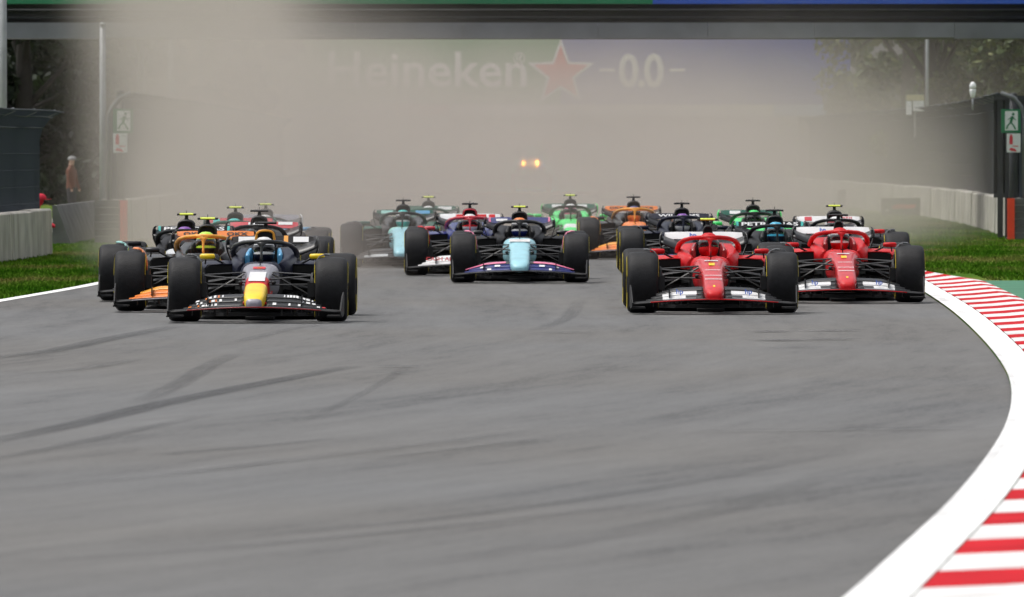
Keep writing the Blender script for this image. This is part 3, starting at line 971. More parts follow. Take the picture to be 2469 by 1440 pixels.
def marshal(x, y, rz, label, jacket, trousers, crouch=False, capm=None):
    J = [(0, 0, .92, .15, .11), (0, 0, 1.15, .15, .11), (0, 0, 1.40, .18, .12), (0, 0, 1.52, .06), (0, -.02, 1.63, .095), (0, -.02, 1.73, .07),
         (.21, 0, 1.38, .075), (.27, -.03, 1.12, .055), (.26, -.12, .88, .042), (.26, -.14, .80, .035),
         (-.21, 0, 1.38, .075), (-.27, -.03, 1.12, .055), (-.26, -.12, .88, .042), (-.26, -.14, .80, .035),
         (.10, 0, .85, .11), (.11, -.02, .48, .075), (.11, .03, .08, .055), (.11, -.12, .04, .045), (-.10, 0, .85, .11), (-.11, -.02, .48, .075), (-.11, .03, .08, .055), (-.11, -.12, .04, .045)]
    head = (0, -.02, 1.66); zw, zn = .92, 1.52
    if crouch:                          # squatting, bent forward, forearms on the knees
        J = [(0, .15, .42, .16, .13), (0, .05, .62, .16, .12), (0, -.10, .80, .18, .13), (0, -.16, .89, .06), (0, -.22, .97, .095), (0, -.24, 1.06, .07),
             (.21, -.10, .78, .075), (.27, -.22, .58, .055), (.20, -.40, .50, .042), (.16, -.46, .48, .035),
             (-.21, -.10, .78, .075), (-.27, -.22, .58, .055), (-.20, -.40, .50, .042), (-.16, -.46, .48, .035),
             (.11, .12, .38, .11), (.15, -.28, .45, .075), (.13, -.12, .08, .055), (.13, -.27, .04, .045), (-.11, .12, .38, .11), (-.15, -.28, .45, .075), (-.13, -.12, .08, .055), (-.13, -.27, .04, .045)]
        head = (0, -.22, .99); zw, zn = .44, .90
    E = [(0, 1), (1, 2), (2, 3), (3, 4), (4, 5), (2, 6), (6, 7), (7, 8), (8, 9), (2, 10), (10, 11), (11, 12), (12, 13), (0, 14), (14, 15), (15, 16), (16, 17), (0, 18), (18, 19), (19, 20), (20, 21)]
    me = person_mesh('person', J, E, lambda c: 2 if c.z > zn else (0 if c.z > zw or (not crouch and abs(c.x) > .2 and c.z > .86) else (2 if not crouch and abs(c.x) > .21 and c.z > .7 else 1)))
    p = tag(obj('person', me, [jacket, trousers, SKIN]), label, 'person')
    p.location = (x, y, 0); p.rotation_euler = (0, 0, rz)
    mb = MB(); rings = []
    for r, z in ((.105, 0), (.11, .04), (.085, .09), (.03, .115)):
        rings.append([(head[0] + r * math.cos(2 * PI * k / 14), head[1] + r * 1.1 * math.sin(2 * PI * k / 14), head[2] + z) for k in range(14)])
    mb.loft(rings, 0, cap1=0)
    obj('cap', mb.mesh('cap'), capm or SWHITE, p)
    mb = MB(); mb.box(-.07, .07, head[1] - .2, head[1] - .1, head[2] + .004, head[2] + .016)
    obj('cap_peak', mb.mesh('cap_peak'), capm or SWHITE, p)
    return p


JR = mat('jacket_red', (.55, .012, .04), .8)
marshal(at(70, d=156)[0], 156, R(75), 'person in red crouching behind the end of the left fence', JR, JR, True, JR).material_slots[2].material = JR
marshal(at(172, d=226)[0], 226, R(70), 'person in orange jacket and white cap standing far behind the left wall gap', mat('jacket_orange', (.15, .055, .03), .8), mat('trousers', (.03, .03, .034), .8), capm=mat('cap_pale', (.25, .25, .25), .8))


# ------------------------------------------------------------------ racing cars
def ring_se(y, hw, z0, z1, n=22, p=3.0, xc=0.0):
    zc, hh = (z0 + z1) / 2, (z1 - z0) / 2; out = []
    for k in range(n):
        a = 2 * PI * k / n; c, s = math.cos(a), math.sin(a)
        out.append((xc + hw * math.copysign(abs(c) ** (2 / p), c), y, zc + hh * math.copysign(abs(s) ** (2 / p), s)))
    return out


def nose_b():
    b = MB()
    sec = [(-1.225, .035, .185, .225), (-1.215, .062, .172, .25), (-1.18, .088, .165, .275), (-1.12, .106, .165, .305), (-1.02, .116, .170, .335),
           (-.85, .122, .182, .378), (-.55, .128, .205, .438), (-.50, .130, .21, .447), (-.32, .134, .225, .482), (-.15, .138, .235, .512), (.05, .144, .245, .545),
           (.25, .152, .25, .573), (.42, .163, .25, .594), (.56, .178, .25, .612), (.68, .197, .25, .628), (.76, .213, .25, .640)]
    zone = lambda y: 0 if y < -1.17 else 1 if y < -.55 else 2 if y < -.20 else 3 if y < .2 else 4
    mats = [zone((sec[i][0] + sec[i + 1][0]) / 2) for i in range(len(sec) - 1)]
    b.loft([ring_se(*s, n=26, p=3.4) for s in sec], mats, cap0=0, cap1=4)
    return b


def nose_side_b(s_):                     # slim trim along both lower flanks of the nose
    b = MB()
    for s in (s_,):
        v = [(-1.0, .118, .22), (-.6, .130, .26), (-.2, .142, .30), (.1, .150, .33)]
        b.tube([(s * x, y, z) for y, x, z in v], [.012, .016, .016, .012], 6)
    return b


def tub_b():
    b = MB()
    sec = [(.762, .205, .20, .632), (1.0, .25, .16, .655), (1.25, .30, .14, .60), (1.6, .33, .10, .50), (2.3, .34, .10, .50)]
    b.loft([ring_se(*s, p=4) for s in sec], 0, cap0=0, cap1=0)
    b.m = [1 if sum(b.v[i][2] for i in f) / len(f) < .50 else m_ for f, m_ in zip(b.f, b.m)]
    return b


def surround_b(s_):
    b = MB()
    for s in (s_,):
        rings = []
        for y, xo, xi, zt, zb in ((.98, .27, .19, .645, .5), (1.2, .33, .21, .675, .5), (1.5, .36, .22, .70, .5), (1.9, .37, .20, .735, .5), (2.25, .33, .15, .80, .5), (2.45, .25, .10, .80, .5)):
            rings.append([(s * xi, y, zb), (s * xi, y, zt - .02), (s * (xi + .03), y, zt), (s * (xo - .05), y, zt - .01), (s * xo, y, zt - .06), (s * xo, y, zb)])
        b.loft(rings, 0, cap0=0, cap1=0)
    return b


def seatback_b():
    b = MB(); b.box(-.14, .14, 2.06, 2.30, .5, .80); return b


def headrest_b(s_):
    b = MB()
    for s in (s_,):
        b.loft([ring_se(y, .028, z0, z1, 10, 3, s * x) for y, x, z0, z1 in ((1.62, .185, .60, .72), (1.8, .185, .60, .76), (2.05, .165, .60, .80))], 0, cap0=0, cap1=0)
    return b


def cover_b():
    b = MB()
    sec = [(2.18, .112, .70, .985), (2.35, .118, .62, .985), (2.7, .13, .45, .955), (3.2, .12, .30, .86), (3.8, .085, .25, .70), (4.35, .045, .25, .52)]
    b.loft([ring_se(*s, p=2.6) for s in sec], 0, cap0=1, cap1=0)
    b.add([(0, 3.2, .85), (0, 4.25, .50), (0, 4.25, .80), (0, 3.6, .86)], [(0, 1, 2, 3)], 0)
    return b


def dome_b():                          # roll-hoop dome above the air intake
    b = MB()
    b.loft([ring_se(y, hw, .86, z1, 20, 2.2) for y, hw, z1 in ((2.12, .085, .985), (2.15, .112, 1.01), (2.22, .118, 1.02), (2.4, .11, 1.012), (2.65, .07, .985))], 0, cap0=0, cap1=0)
    return b


def intake_b():                        # rim of the intake mouth and a flat black face painted as its inner shade
    b = MB(); loop = []
    for k in range(28):
        a = 2 * PI * k / 28; c, s = math.cos(a), math.sin(a)
        loop.append((.108 * math.copysign(abs(c) ** .7, c) * (1.0 if s < 0 else .93), 2.095, .925 + .07 * math.copysign(abs(s) ** .75, s)))
    b.tube(loop, .015, 6, 0, closed=True)
    b.add([(x, 2.10, z) for x, y, z in loop], [tuple(range(28))], 1)
    return b


def campod_b():
    b = MB()
    b.loft([[(x, 2.26 + .05 * math.cos(a) * k, 1.082 + .016 * math.sin(a) * k) for a in [2 * PI * i / 10 for i in range(10)]] for x, k in ((-.088, 1), (.088, 1))], 0, cap0=0, cap1=0, smooth=False)
    return b


def podend_b(s_):
    b = MB()
    for s in (s_,):
        b.loft([[(s * x, 2.26 + .048 * math.cos(a) * k, 1.080 + .015 * math.sin(a) * k) for a in [2 * PI * i / 10 for i in range(10)]] for x, k in ((.0885, .9), (.118, 1), (.124, .7))], 0, cap0=0, cap1=0)
    return b


def podstalk_b():
    b = MB()
    b.tube([(0, 2.26, .99), (0, 2.26, 1.03), (0, 2.26, 1.07)], [.045, .024, .022], 8)
    b.tube([(0, 2.26, 1.095), (0, 2.26, 1.135)], .004, 5)
    return b


def halo_b():
    b = MB()
    arc = [(-.365, 2.22, .70), (-.362, 2.0, .745), (-.345, 1.75, .795), (-.30, 1.48, .84), (-.21, 1.24, .868), (-.10, 1.10, .878), (0, 1.06, .88)]
    arc = arc + [(-x, y, z) for x, y, z in arc[-2::-1]]
    b.tube(arc, [.034, .034, .034, .033, .033, .034, .036, .034, .033, .033, .034, .034, .034], 10, flat=.75)
    b.loft([[(sx * w, y + sy * .035, z) for sx, sy in ((-1, -.6), (0, -1), (1, -.6), (1, .6), (0, 1), (-1, .6))] for y, z, w in ((.95, .62, .017), (.99, .72, .013), (1.03, .80, .014), (1.05, .84, .03), (1.06, .875, .085))], 0, cap0=0, cap1=0)
    return b


def mirror_b(s):
    b = MB()
    b.loft([[(s * x, 1.25 + .05 * math.cos(a) * k - .01, .712 + .032 * k * math.copysign(abs(math.sin(a)) ** .7, math.sin(a))) for a in [2 * PI * i / 12 for i in range(12)]] for x, k in ((.535, .55), (.55, .9), (.62, 1), (.69, .95), (.705, .6))], 0, cap0=0, cap1=0)
    return b


def mirrorstalk_b(s):
    b = MB()
    b.tube([(s * .56, 1.27, .70), (s * .5, 1.32, .66), (s * .42, 1.36, .62)], .012, 6)
    b.tube([(s * .64, 1.27, .69), (s * .65, 1.35, .63)], .010, 6)
    return b


def sidepod_b(s):
    b = MB()
    def rect(y, x0, x1, z0, z1, r=.03):
        p = [(x0, z0), (x1 - r, z0), (x1, z0 + r), (x1, z1 - 1.6 * r), (x1 - 2 * r, z1 - .2 * r), ((x0 + x1) / 2, z1), (x0, z1)]
        return [(s * x, y, z) for x, z in p]
    rings = [rect(1.34, .255, .64, .515, .618), rect(1.38, .25, .66, .50, .628), rect(1.62, .25, .73, .36, .655), rect(2.1, .22, .76, .2, .655), rect(2.8, .16, .70, .14, .58), rect(3.5, .10, .46, .14, .42), rect(4.0, .06, .26, .16, .32)]
    b.loft(rings, [0] * 6, cap0=1, cap1=0)
    b.m = [m_ if (sum(b.v[i][2] for i in f) / len(f) > .60 or sum(b.v[i][1] for i in f) / len(f) > 2.5) else 1 for f, m_ in zip(b.f, b.m)]
    return b


def inlet_b(s):                         # solid black box painting the shade inside the sidepod mouth
    b = MB(); b.box(min(s * .275, s * .62), max(s * .275, s * .62), 1.325, 1.3385, .53, .600); return b


def floor_b():
    b = MB()
    v = [(-.42, .78), (.42, .78), (.74, 1.15), (.775, 1.6), (.775, 3.0), (.70, 3.2), (.56, 4.25), (-.56, 4.25), (-.70, 3.2), (-.775, 3.0), (-.775, 1.6), (-.74, 1.15)]
    n_ = len(v)
    b.add([(x, y, .045) for x, y in v] + [(x, y, .085) for x, y in v], [tuple(range(n_ - 1, -1, -1)), tuple(range(n_, 2 * n_))] + [(k, (k + 1) % n_, n_ + (k + 1) % n_, n_ + k) for k in range(n_)])
    b.box(-.16, .16, .4, 4.2, .02, .044)
    # raised tunnel mouths
    for s in (-1, 1):
        b.loft([[(s * x, y, z + dz) for x, z, dz in ((.26, .34, 0), (.5, .30, 0), (.72, .17, 0), (.72, .17, -.02), (.5, .30, -.025), (.26, .34, -.03))] for y in (1.0, 1.34)], 0, cap0=0, cap1=0)
    return b


def fence_b(s, k):
    x = (.34, .45, .56, .67)[k]; zt = (.31, .285, .25, .20)[k]
    b = MB(); b.add([(s * x, .86, .075), (s * (x + .004), .90, zt), (s * (x + .05), 1.32, zt), (s * (x + .05), 1.32, .075), (s * (x + .008), .86, .075), (s * (x + .012), .90, zt), (s * (x + .058), 1.32, zt), (s * (x + .058), 1.32, .075)],
                       [(0, 1, 2, 3), (7, 6, 5, 4), (0, 4, 5, 1), (1, 5, 6, 2), (2, 6, 7, 3), (0, 3, 7, 4)])
    return b


def fw_z0(x): return .195 - .055 * (abs(x) / .95) ** 1.6
def fw_h(x):
    a = abs(x)
    return .128 * (1.0 if a < .45 else max(.12, 1 - (a - .45) / .42 * .88))
def fw_sweep(x): return .16 * (abs(x) / .95) ** 1.3


def foil(b, xs, le, te, th=.012, mi=0):
    """curved plate: le(x), te(x) give (y, z)"""
    rings = []
    for x in xs:
        (y0, z0), (y1, z1) = le(x), te(x)
        ym, zm = (y0 + y1) / 2, (z0 + z1) / 2 - .012
        rings.append([(x, y0, z0), (x, ym, zm + th * .6), (x, y1, z1), (x, y1 + .003, z1 - th * .4), (x, ym + .004, zm - th * .5), (x, y0 + .002, z0 - th * .8)])
    b.loft(rings, mi, cap0=mi, cap1=mi)
    return b


def fw_main_b():
    b = MB(); xs = [-.955 + 1.91 * k / 28 for k in range(29)]
    foil(b, xs, lambda x: (-1.27 + fw_sweep(x), fw_z0(x) - .012), lambda x: (-1.04 + fw_sweep(x) * .8, fw_z0(x) + .006), .014)
    b.m = [1 if abs(sum(b.v[i][0] for i in f) / len(f)) > .72 or sum(b.v[i][1] for i in f) / len(f) > -1.1 + .2 * abs(b.v[f[0]][0]) else 0 for f in b.f]
    return b



def flap_b(s, k):
    b = MB(); xs = [s * (.112 + (.80 - .06 * k + .05 - .112) * i / 14) for i in range(15)]
    f0, f1 = (k - 1) / 3, k / 3 - .06
    foil(b, xs, lambda x: (-1.06 + .125 * (k - 1) + fw_sweep(x) * .8, fw_z0(x) + .008 + fw_h(x) * f0), lambda x: (-1.06 + .125 * (k - 1) + .12 + fw_sweep(x) * .75, fw_z0(x) + .008 + fw_h(x) * f1), .010)
    b.m = [1 if not .185 < abs(sum(b.v[i][0] for i in f) / len(f)) < .60 else 0 for f in b.f]
    return b


def wedge_b():
    b = MB(); b.tube([(x, -1.272 + fw_sweep(x), fw_z0(x) - .010) for x in [-.74 + 1.48 * k / 20 for k in range(21)]], .0065, 6); return b


def flap_end_b(s, x):                      # dark inboard carriers of the flaps
    b = MB()
    b.box(s * x - .006, s * x + .006, -.98, -.72, .20, .30)
    return b


def endplate_b(s):
    b = MB()
    pts = [(-1.14, .075), (-1.16, .14), (-1.05, .20), (-.80, .30), (-.58, .34), (-.50, .30), (-.52, .10), (-.70, .07)]
    n_ = len(pts)
    xo = lambda y: .945 + .03 * (y + 1.14)
    v = [(s * xo(y), y, z) for y, z in pts] + [(s * (xo(y) + .014), y, z) for y, z in pts]
    b.add(v, [tuple(range(n_)), tuple(range(2 * n_ - 1, n_ - 1, -1))] + [(k, n_ + k, n_ + (k + 1) % n_, (k + 1) % n_) for k in range(n_)])
    b.box(min(s * .80, s * .97), max(s * .80, s * .97), -1.1, -.55, .072, .088)
    return b


def tyre_b(w):
    b = MB(); h = w / 2
    p = [(-h + .03, .232), (-h + .006, .255), (-h, .29), (-h + .008, .325), (-h + .028, .347), (-h + .06, .356), (-h + .11, .3590), (0, .36)]
    p = p + [(-x, r) for x, r in p[-2::-1]]
    return b.lathe_x(p, 48)


def rim_b(w, s):
    b = MB(); h = w / 2 * s
    b.lathe_x([(h * .86, .236), (h * .80, .225), (h * .62, .21), (h * .60, .10), (h * .72, .05), (h * .72, .0)], 36)
    b.lathe_x([(-h * .84, .236), (-h * .6, .21), (-h * .5, .19), (-h * .5, 0.0)], 30)
    return b


def stripe_b(w, s, sg):
    b = MB(); h = w / 2
    for a0, a1 in ((.25, 5.9),):
            b.lathe_x([(sg * (h + .0035), .272), (sg * (h + .0045), .29), (sg * (h + .0005), .316)], 26, a0=a0, a1=a1)
    return b


def tread_b(w):                          # slight worn shoulder lines
    b = MB()
    return b


def deflector_b(s):
    b = MB()
    P = [(.80, .02, .742), (.74, -.03, .742), (.685, -.07, .718), (.648, -.10, .67), (.632, -.12, .60), (.624, -.13, .52), (.62, -.13, .44)]
    rings = []
    for i, (x, y, z) in enumerate(P):
        d_ = .26 - .015 * i
        rings.append([(s * x, y, z), (s * (x - .010), y, z - .006), (s * (x - .010), y + d_, z + .01), (s * x, y + d_, z + .016)])
    b.loft(rings, 0, cap0=0, cap1=0); return b


def duct_b(s):
    b = MB(); b.lathe_x([(s * .655, .0), (s * .655, .17), (s * .60, .19), (s * .585, .15), (s * .585, 0)], 20)
    b.v = [(x, y, z + .36) for x, y, z in b.v]
    b.box(min(s * .56, s * .64), max(s * .56, s * .64), -.24, -.1, .28, .44)
    return b


ARMS = [((.145, -.22, .475), (.63, -.02, .515), .075, .020), ((.165, .32, .545), (.63, .03, .520), .075, .018),
        ((.135, -.10, .285), (.64, -.01, .235), .080, .020), ((.150, .42, .300), (.64, .03, .240), .070, .018),
        ((.160, .10, .530), (.62, .0, .270), .055, .022), ((.150, -.30, .415), (.63, -.12, .420), .05, .016)]
RARMS = [((.10, 3.25, .48), (.62, 3.6, .46), .07, .02), ((.10, 3.8, .46), (.62, 3.62, .46), .07, .02), ((.10, 3.2, .24), (.62, 3.58, .22), .08, .02), ((.10, 3.75, .24), (.62, 3.62, .22), .07, .02)]


def arm_b(a, s):
    p, q, c, t = a
    b = MB(); return b.arm((s * p[0], p[1], p[2]), (s * q[0], q[1], q[2]), c, t)


def rw_flap_b():
    b = MB(); rings = []
    for k in range(13):
        x = -.475 + .95 * k / 12; ed = 1 - (abs(x) / .475) ** 6 * .25
        z1 = .912 * ed + .912 * (1 - ed) * .96; z0 = .825
        rings.append([(x * 1.03, 4.36, z0), (x, 4.435, z1), (x, 4.445, z1 - .004), (x * 1.03, 4.374, z0 - .008)])
    b.loft(rings, 0, cap0=0, cap1=0, smooth=False); return b


def rw_main_b():
    b = MB(); xs = [-.525 + 1.05 * k / 24 for k in range(25)]
    zc = lambda x: .700 + .125 * (abs(x) / .525) ** 2.2
    return foil(b, xs, lambda x: (4.10, zc(x) - .03), lambda x: (4.345, zc(x) + .075 * (1 - .3 * (abs(x) / .525) ** 2)), .03)


def rw_end_b(s):
    b = MB(); rings = []
    for x, z, ya, yb in ((.495, .915, 4.22, 4.58), (.520, .905, 4.18, 4.60), (.538, .86, 4.14, 4.60), (.540, .80, 4.12, 4.60), (.530, .74, 4.12, 4.56), (.500, .66, 4.18, 4.52), (.47, .58, 4.26, 4.48), (.45, .46, 4.30, 4.46), (.44, .34, 4.28, 4.46)):
        rings.append([(s * x, ya, z), (s * (x - .012), ya + .004, z - .004), (s * (x - .012), yb - .004, z - .004), (s * x, yb, z)])
    b.loft(rings, 0, cap0=0, cap1=0); return b


def beam_b():
    b = MB(); xs = [-.44 + .88 * k / 10 for k in range(11)]
    foil(b, xs, lambda x: (4.15, .44 + .03 * math.cos(x * 5)), lambda x: (4.36, .50 + .03 * math.cos(x * 5)), .016)
    return b


def pylon_b():
    b = MB(); b.loft([[(-.012, y, z), (0, y - .03, z), (.012, y, z), (.010, y + .16, z), (-.010, y + .16, z)] for y, z in ((4.02, .36), (4.05, .55), (4.14, .74))], 0, cap0=0, cap1=0)
    return b


def rear_b():
    b = MB(); b.loft([ring_se(y, hw, z0, z1, 14, 3) for y, hw, z0, z1 in ((3.9, .12, .12, .40), (4.3, .09, .16, .38), (4.62, .05, .25, .36))], 0, cap0=0, cap1=0)
    for k in range(7): b.box(-.5 + k * .166 - .005, -.5 + k * .166 + .005, 3.75, 4.35, .09, .26)
    b.add([(-.55, 3.7, .09), (.55, 3.7, .09), (.55, 4.38, .30), (-.55, 4.38, .30), (-.55, 3.7, .10), (.55, 3.7, .10), (.55, 4.38, .315), (-.55, 4.38, .315)], [(3, 2, 1, 0), (4, 5, 6, 7), (0, 1, 5, 4), (1, 2, 6, 5), (2, 3, 7, 6), (3, 0, 4, 7)])
    return b


def nosecam_b(s):
    b = MB(); b.loft([ring_se(y, r_ * 1.2, .44 - r_, .44 + r_, 10, 2, s * .185) for y, r_ in ((-.36, .008), (-.34, .02), (-.22, .022), (-.18, .01))], 0, cap0=0, cap1=0)
    b.box(min(s * .13, s * .175), max(s * .13, s * .175), -.30, -.24, .435, .445)
    return b


def strake_b(s, k):
    x = (.30, .44, .58, .70)[k]; b = MB()
    b.box(s * x - .004, s * x + .004, -1.12 + .05 * k, -.80 + .05 * k, .085, fw_z0(x) - .012)
    return b


def winglet_b(s, k):
    z = (.44, .36, .20)[k]; b = MB()
    xs = [s * (.24 + .36 * i / 6) for i in range(7)]
    return foil(b, xs, lambda x: (.80 + .25 * abs(x), z + .03 * math.sin(abs(x) * 6)), lambda x: (.92 + .25 * abs(x), z + .02 + .03 * math.sin(abs(x) * 6)), .010)


def pitot_b():
    b = MB(); b.tube([(0, .62, .62), (0, .60, .70), (0, .52, .71)], .006, 6); b.box(-.03, .03, .60, .62, .655, .665); return b


def lip_b(s):
    b = MB(); b.tube([(s * .25, 1.33, .622), (s * .45, 1.335, .624), (s * .62, 1.345, .615), (s * .655, 1.36, .57), (s * .64, 1.36, .525)], .008, 6); return b


def flooredge_b(s):
    b = MB(); b.tube([(s * .26, .995, .342), (s * .5, .995, .302), (s * .72, .995, .172)], .007, 6); return b


def wheelrim_b():
    b = MB(); b.tube([(.11 * math.cos(a), 1.33 , .56 + .055 * math.sin(a)) for a in [2 * PI * k / 16 for k in range(16)]], .012, 6, closed=True)
    b.box(-.06, .06, 1.32, 1.34, .535, .60)
    return b


_txt = {}
def lettering(parent, s, size, m, loc, rx=90, w=None, off=.002):
    key = (s, size, off)
    if key not in _txt: _txt[key] = text_mesh(s, size, off, .0006)
    o = obj('lettering', _txt[key], m, parent, loc, (R(rx), 0, 0))
    if w:
        me = _txt[key]; xs = [v.co.x for v in me.vertices]; o.scale.x = w / (max(xs) - min(xs))
    return o


FLAP_A = math.degrees(math.atan2(.087, .075))


def racing_car(x, d, yaw, L, label):
    c = empty('racing_car', (x, d, 0), R(yaw), label, 'racing car', 'racing cars on the track')
    P = lambda nm, key, fn, m, par=c: obj(nm, cm(key, fn), m, par)
    g = lambda k, df=CARBON: L.get(k, df)
    nose_ = P('nose_cone', 'nose', nose_b, L['nose'])
    if L.get('nosew'): nose_.scale.x = L['nosew']
    if L.get('trim'):
        for s in (-1, 1): P('nose_trim', f'nose_trim{s}', lambda: nose_side_b(s), L['trim'])
    P('chassis', 'tub', tub_b, [g('tub'), CARBON_D])
    for s in (-1, 1):
        P('cockpit_side', f'surround{s}', lambda: surround_b(s), g('surround', g('tub')))
        P('headrest', f'headrest{s}', lambda: headrest_b(s), g('headrest', CARBON_D))
        P('flap_carrier', f'fcar{s}', lambda: flap_end_b(s, .52), CARBON)
    P('seat_back', 'seatback', seatback_b, CARBON_D)
    P('steering_wheel', 'steering', wheelrim_b, CARBON_D); P('pitot_tube', 'pitot', pitot_b, CARBON_D)
    P('engine_cover', 'cover', cover_b, [g('cover'), HOLE_BLACK]).scale.x = L.get('hoopw', 1)
    P('roll_hoop', 'dome', dome_b, g('hoop', CARBON_D)).scale.x = L.get('hoopw', 1)
    P('air_intake', 'intake', intake_b, [g('intake'), HOLE_BLACK]).scale.x = L.get('hoopw', 1)
    pod = P('camera_pod', 'campod', campod_b, L['cam'])
    [P('pod_end', f'podend{s}', lambda: podend_b(s), CARBON_D, pod) for s in (-1, 1)]; P('pod_stalk', 'podstalk', podstalk_b, CARBON_D, pod)
    P('halo', 'halo', halo_b, g('halo'))
    P('floor', 'floor', floor_b, CARBON_D)
    for s in (-1, 1):
        mi = P('mirror', f'mirror{s}', lambda: mirror_b(s), g('mirror')); P('mirror_stalk', f'mstalk{s}', lambda: mirrorstalk_b(s), CARBON, mi)
        sp_ = P('sidepod', f'sidepod{s}', lambda: sidepod_b(s), [g('pod'), g('podlip', HOLE_BLACK)]); P('inlet', f'inlet{s}', lambda: inlet_b(s), HOLE_BLACK, sp_)
        for k in range(4): P('floor_fence', f'ffence{s}{k}', lambda: fence_b(s, k), CARBON_D)
        for k, a in enumerate(ARMS): P('suspension_arm', f'arm{s}{k}', lambda: arm_b(a, s), ARM)
        for k, a in enumerate(RARMS): P('suspension_arm', f'rarm{s}{k}', lambda: arm_b(a, s), ARM)
        P('wheel_deflector', f'defl{s}', lambda: deflector_b(s), g('deflector'))
        P('brake_duct', f'duct{s}', lambda: duct_b(s), CARBON_D)
        P('nose_camera', f'ncam{s}', lambda: nosecam_b(s), CARBON_D)
        for k in range(4): P('wing_strake', f'strake{s}{k}', lambda: strake_b(s, k), CARBON_D)
        for k in range(3): P('winglet', f'wlet{s}{k}', lambda: winglet_b(s, k), ARM)
        P('inlet_lip', f'lip{s}', lambda: lip_b(s), g('pod'), sp_)
        P('floor_edge', f'fedge{s}', lambda: flooredge_b(s), ARM)
        for nm, w, xx, yy_ in (('f', .365, .8175, 0), ('r', .42, .79, 3.6)):
            t = P('tyre', 'tyre' + nm, lambda: tyre_b(w), RUBBER); t.location = (s * xx, yy_, .36)
            t.rotation_euler = (0, 0, R(L.get('steer', 0)) if nm == 'f' else 0)
            P('rim', f'rim{nm}{s}', lambda: rim_b(w, s), g('rim', RIM), t); [P('sidewall_stripe', f'stripe{nm}{s}{sg}', lambda: stripe_b(w, s, sg), STRIPE, t) for sg in (-1, 1)]
    fw = P('front_wing', 'fwmain', fw_main_b, [g('fw'), CARBON_D])
    for s in (-1, 1):
        for k in (1, 2, 3): P('flap', f'flap{s}{k}', lambda: flap_b(s, k), [L['flaps'][k - 1], L['flaps'][k - 1] if L.get('fullflap') else CARBON], fw)
        P('endplate', f'endp{s}', lambda: endplate_b(s), g('fwend', CARBON_D), fw)
    P('wing_edge', 'wedge', wedge_b, g('fwedge', CARBON), fw)
    rw = P('rear_wing', 'rwmain', rw_main_b, g('rwmain'))
    P('flap', 'rwflap', rw_flap_b, g('rw'), rw)
    for s in (-1, 1): P('endplate', f'rwend{s}', lambda: rw_end_b(s), g('rwend'), rw)
    P('pylon', 'pylon', pylon_b, g('pylon'), rw); P('beam_wing', 'beam', beam_b, CARBON, rw)
    P('rear_structure', 'rear', rear_b, CARBON_D)
    for t in L.get('text', ()):               # printed marks
        where, s, size, m, px, w = t
        if where == 'rw':
            lettering(rw, s, size, m, (px, 4.393, .874), FLAP_A, w)
        elif where == 'fw':
            zz = fw_z0(px) + .06; lettering(fw, s, size, m, (px, -1.005 + .05, zz + .024), 62, w)
    for q in L.get('marks', ()):              # flat coloured patches: (where, x0, x1, m)
        where, x0, x1, m = q[:4]
        if where == 'rw':
            f0, f1 = q[4:] if len(q) > 4 else (.15, .85)
            pt = lambda f: (4.36 + .075 * f - .004, .825 + .087 * f + .003)
            (ya, za), (yb, zb) = pt(f0), pt(f1)
            mb = MB(); mb.add([(x0, ya, za), (x1, ya, za), (x1, yb, zb), (x0, yb, zb)], [(0, 1, 2, 3)]); obj('wing_mark', mb.mesh('wing_mark'), m, rw)
        elif where == 'fw':
            k = q[4]; mb = MB(); v = []
            for i in range(5):
                x_ = x0 + (x1 - x0) * i / 4
                for f in (.12, .78):
                    hh = fw_h(x_) * ((k - 1) / 3 + (1 / 3 - .06) * f); sw = fw_sweep(x_) * .78
                    v.append((x_, -1.06 + .125 * (k - 1) + .12 * f + sw - .006, fw_z0(x_) + .008 + hh + .004))
            mb.add(v, [(2 * i, 2 * i + 2, 2 * i + 3, 2 * i + 1) for i in range(4)]); obj('wing_mark', mb.mesh('wing_mark'), m, fw)
        elif where == 'nose':                   # (nose, y0, y1, m, half width)
            hw = q[4]; nz_ = lambda y: float(np.interp(y, [-1.18, -1.02, -.62, -.15, .25, .68], [.277, .336, .427, .514, .575, .630])) + .005
            mb = MB(); v = []
            for i in range(5):
                y = x0 + (x1 - x0) * i / 4; v += [(-hw, y, nz_(y)), (hw, y, nz_(y))]
            mb.add(v, [(2 * i, 2 * i + 1, 2 * i + 3, 2 * i + 2) for i in range(4)]); obj('nose_mark', mb.mesh('nose_mark'), m, c)
    if L.get('helmet'):
        add_driver((x, d, 0), R(yaw), L['helmet'], L.get('suit', CARBON_D), L['driver'])
    return c


# paints
RED = paint('racing_red', (.56, .004, .008), .5, .08, .25); RED_D = paint('red_dark', (.30, .004, .008))
YEL = paint('yellow', (.88, .60, .0))
REDN = paint('racing_red_gloss', (.56, .004, .009), .5, .6, .25); SILV = paint('silver_grey', (.27, .26, .30), .4)
ORA = paint('papaya', (.80, .20, .015)); ORA2 = paint('amber', (.80, .33, .02))
NAVY = paint('navy', (.006, .008, .024), .5, .05, .25); BLUE = paint('blue', (.008, .018, .15)); BLUEL = paint('light_blue', (.08, .34, .60))
AQUA = paint('ice_blue', (.31, .60, .68)); TEAL = paint('teal', (.02, .48, .44)); TEALL = paint('pale_teal', (.30, .62, .56))
GRN = paint('bright_green', (.04, .75, .15)); GRND = paint('dark_green', (.008, .10, .07), .5, .05, .25); PINK = paint('pink', (.75, .18, .32))
SILVERL = paint('bright_silver', (.55, .57, .58), .35); FYEL = paint('fluo_helmet', (.50, .80, .04)); PURP = paint('purple', (.2, .05, .35))
DRED = paint('haas_red', (.55, .03, .05)); BLK = paint('satin_black', (.008, .008, .010), .55, 0.0, .2); LILAC = paint('lilac', (.62, .55, .60)); CYANH = paint('cyan_helmet', (.04, .40, .62))
CAM_B = CARBON_D
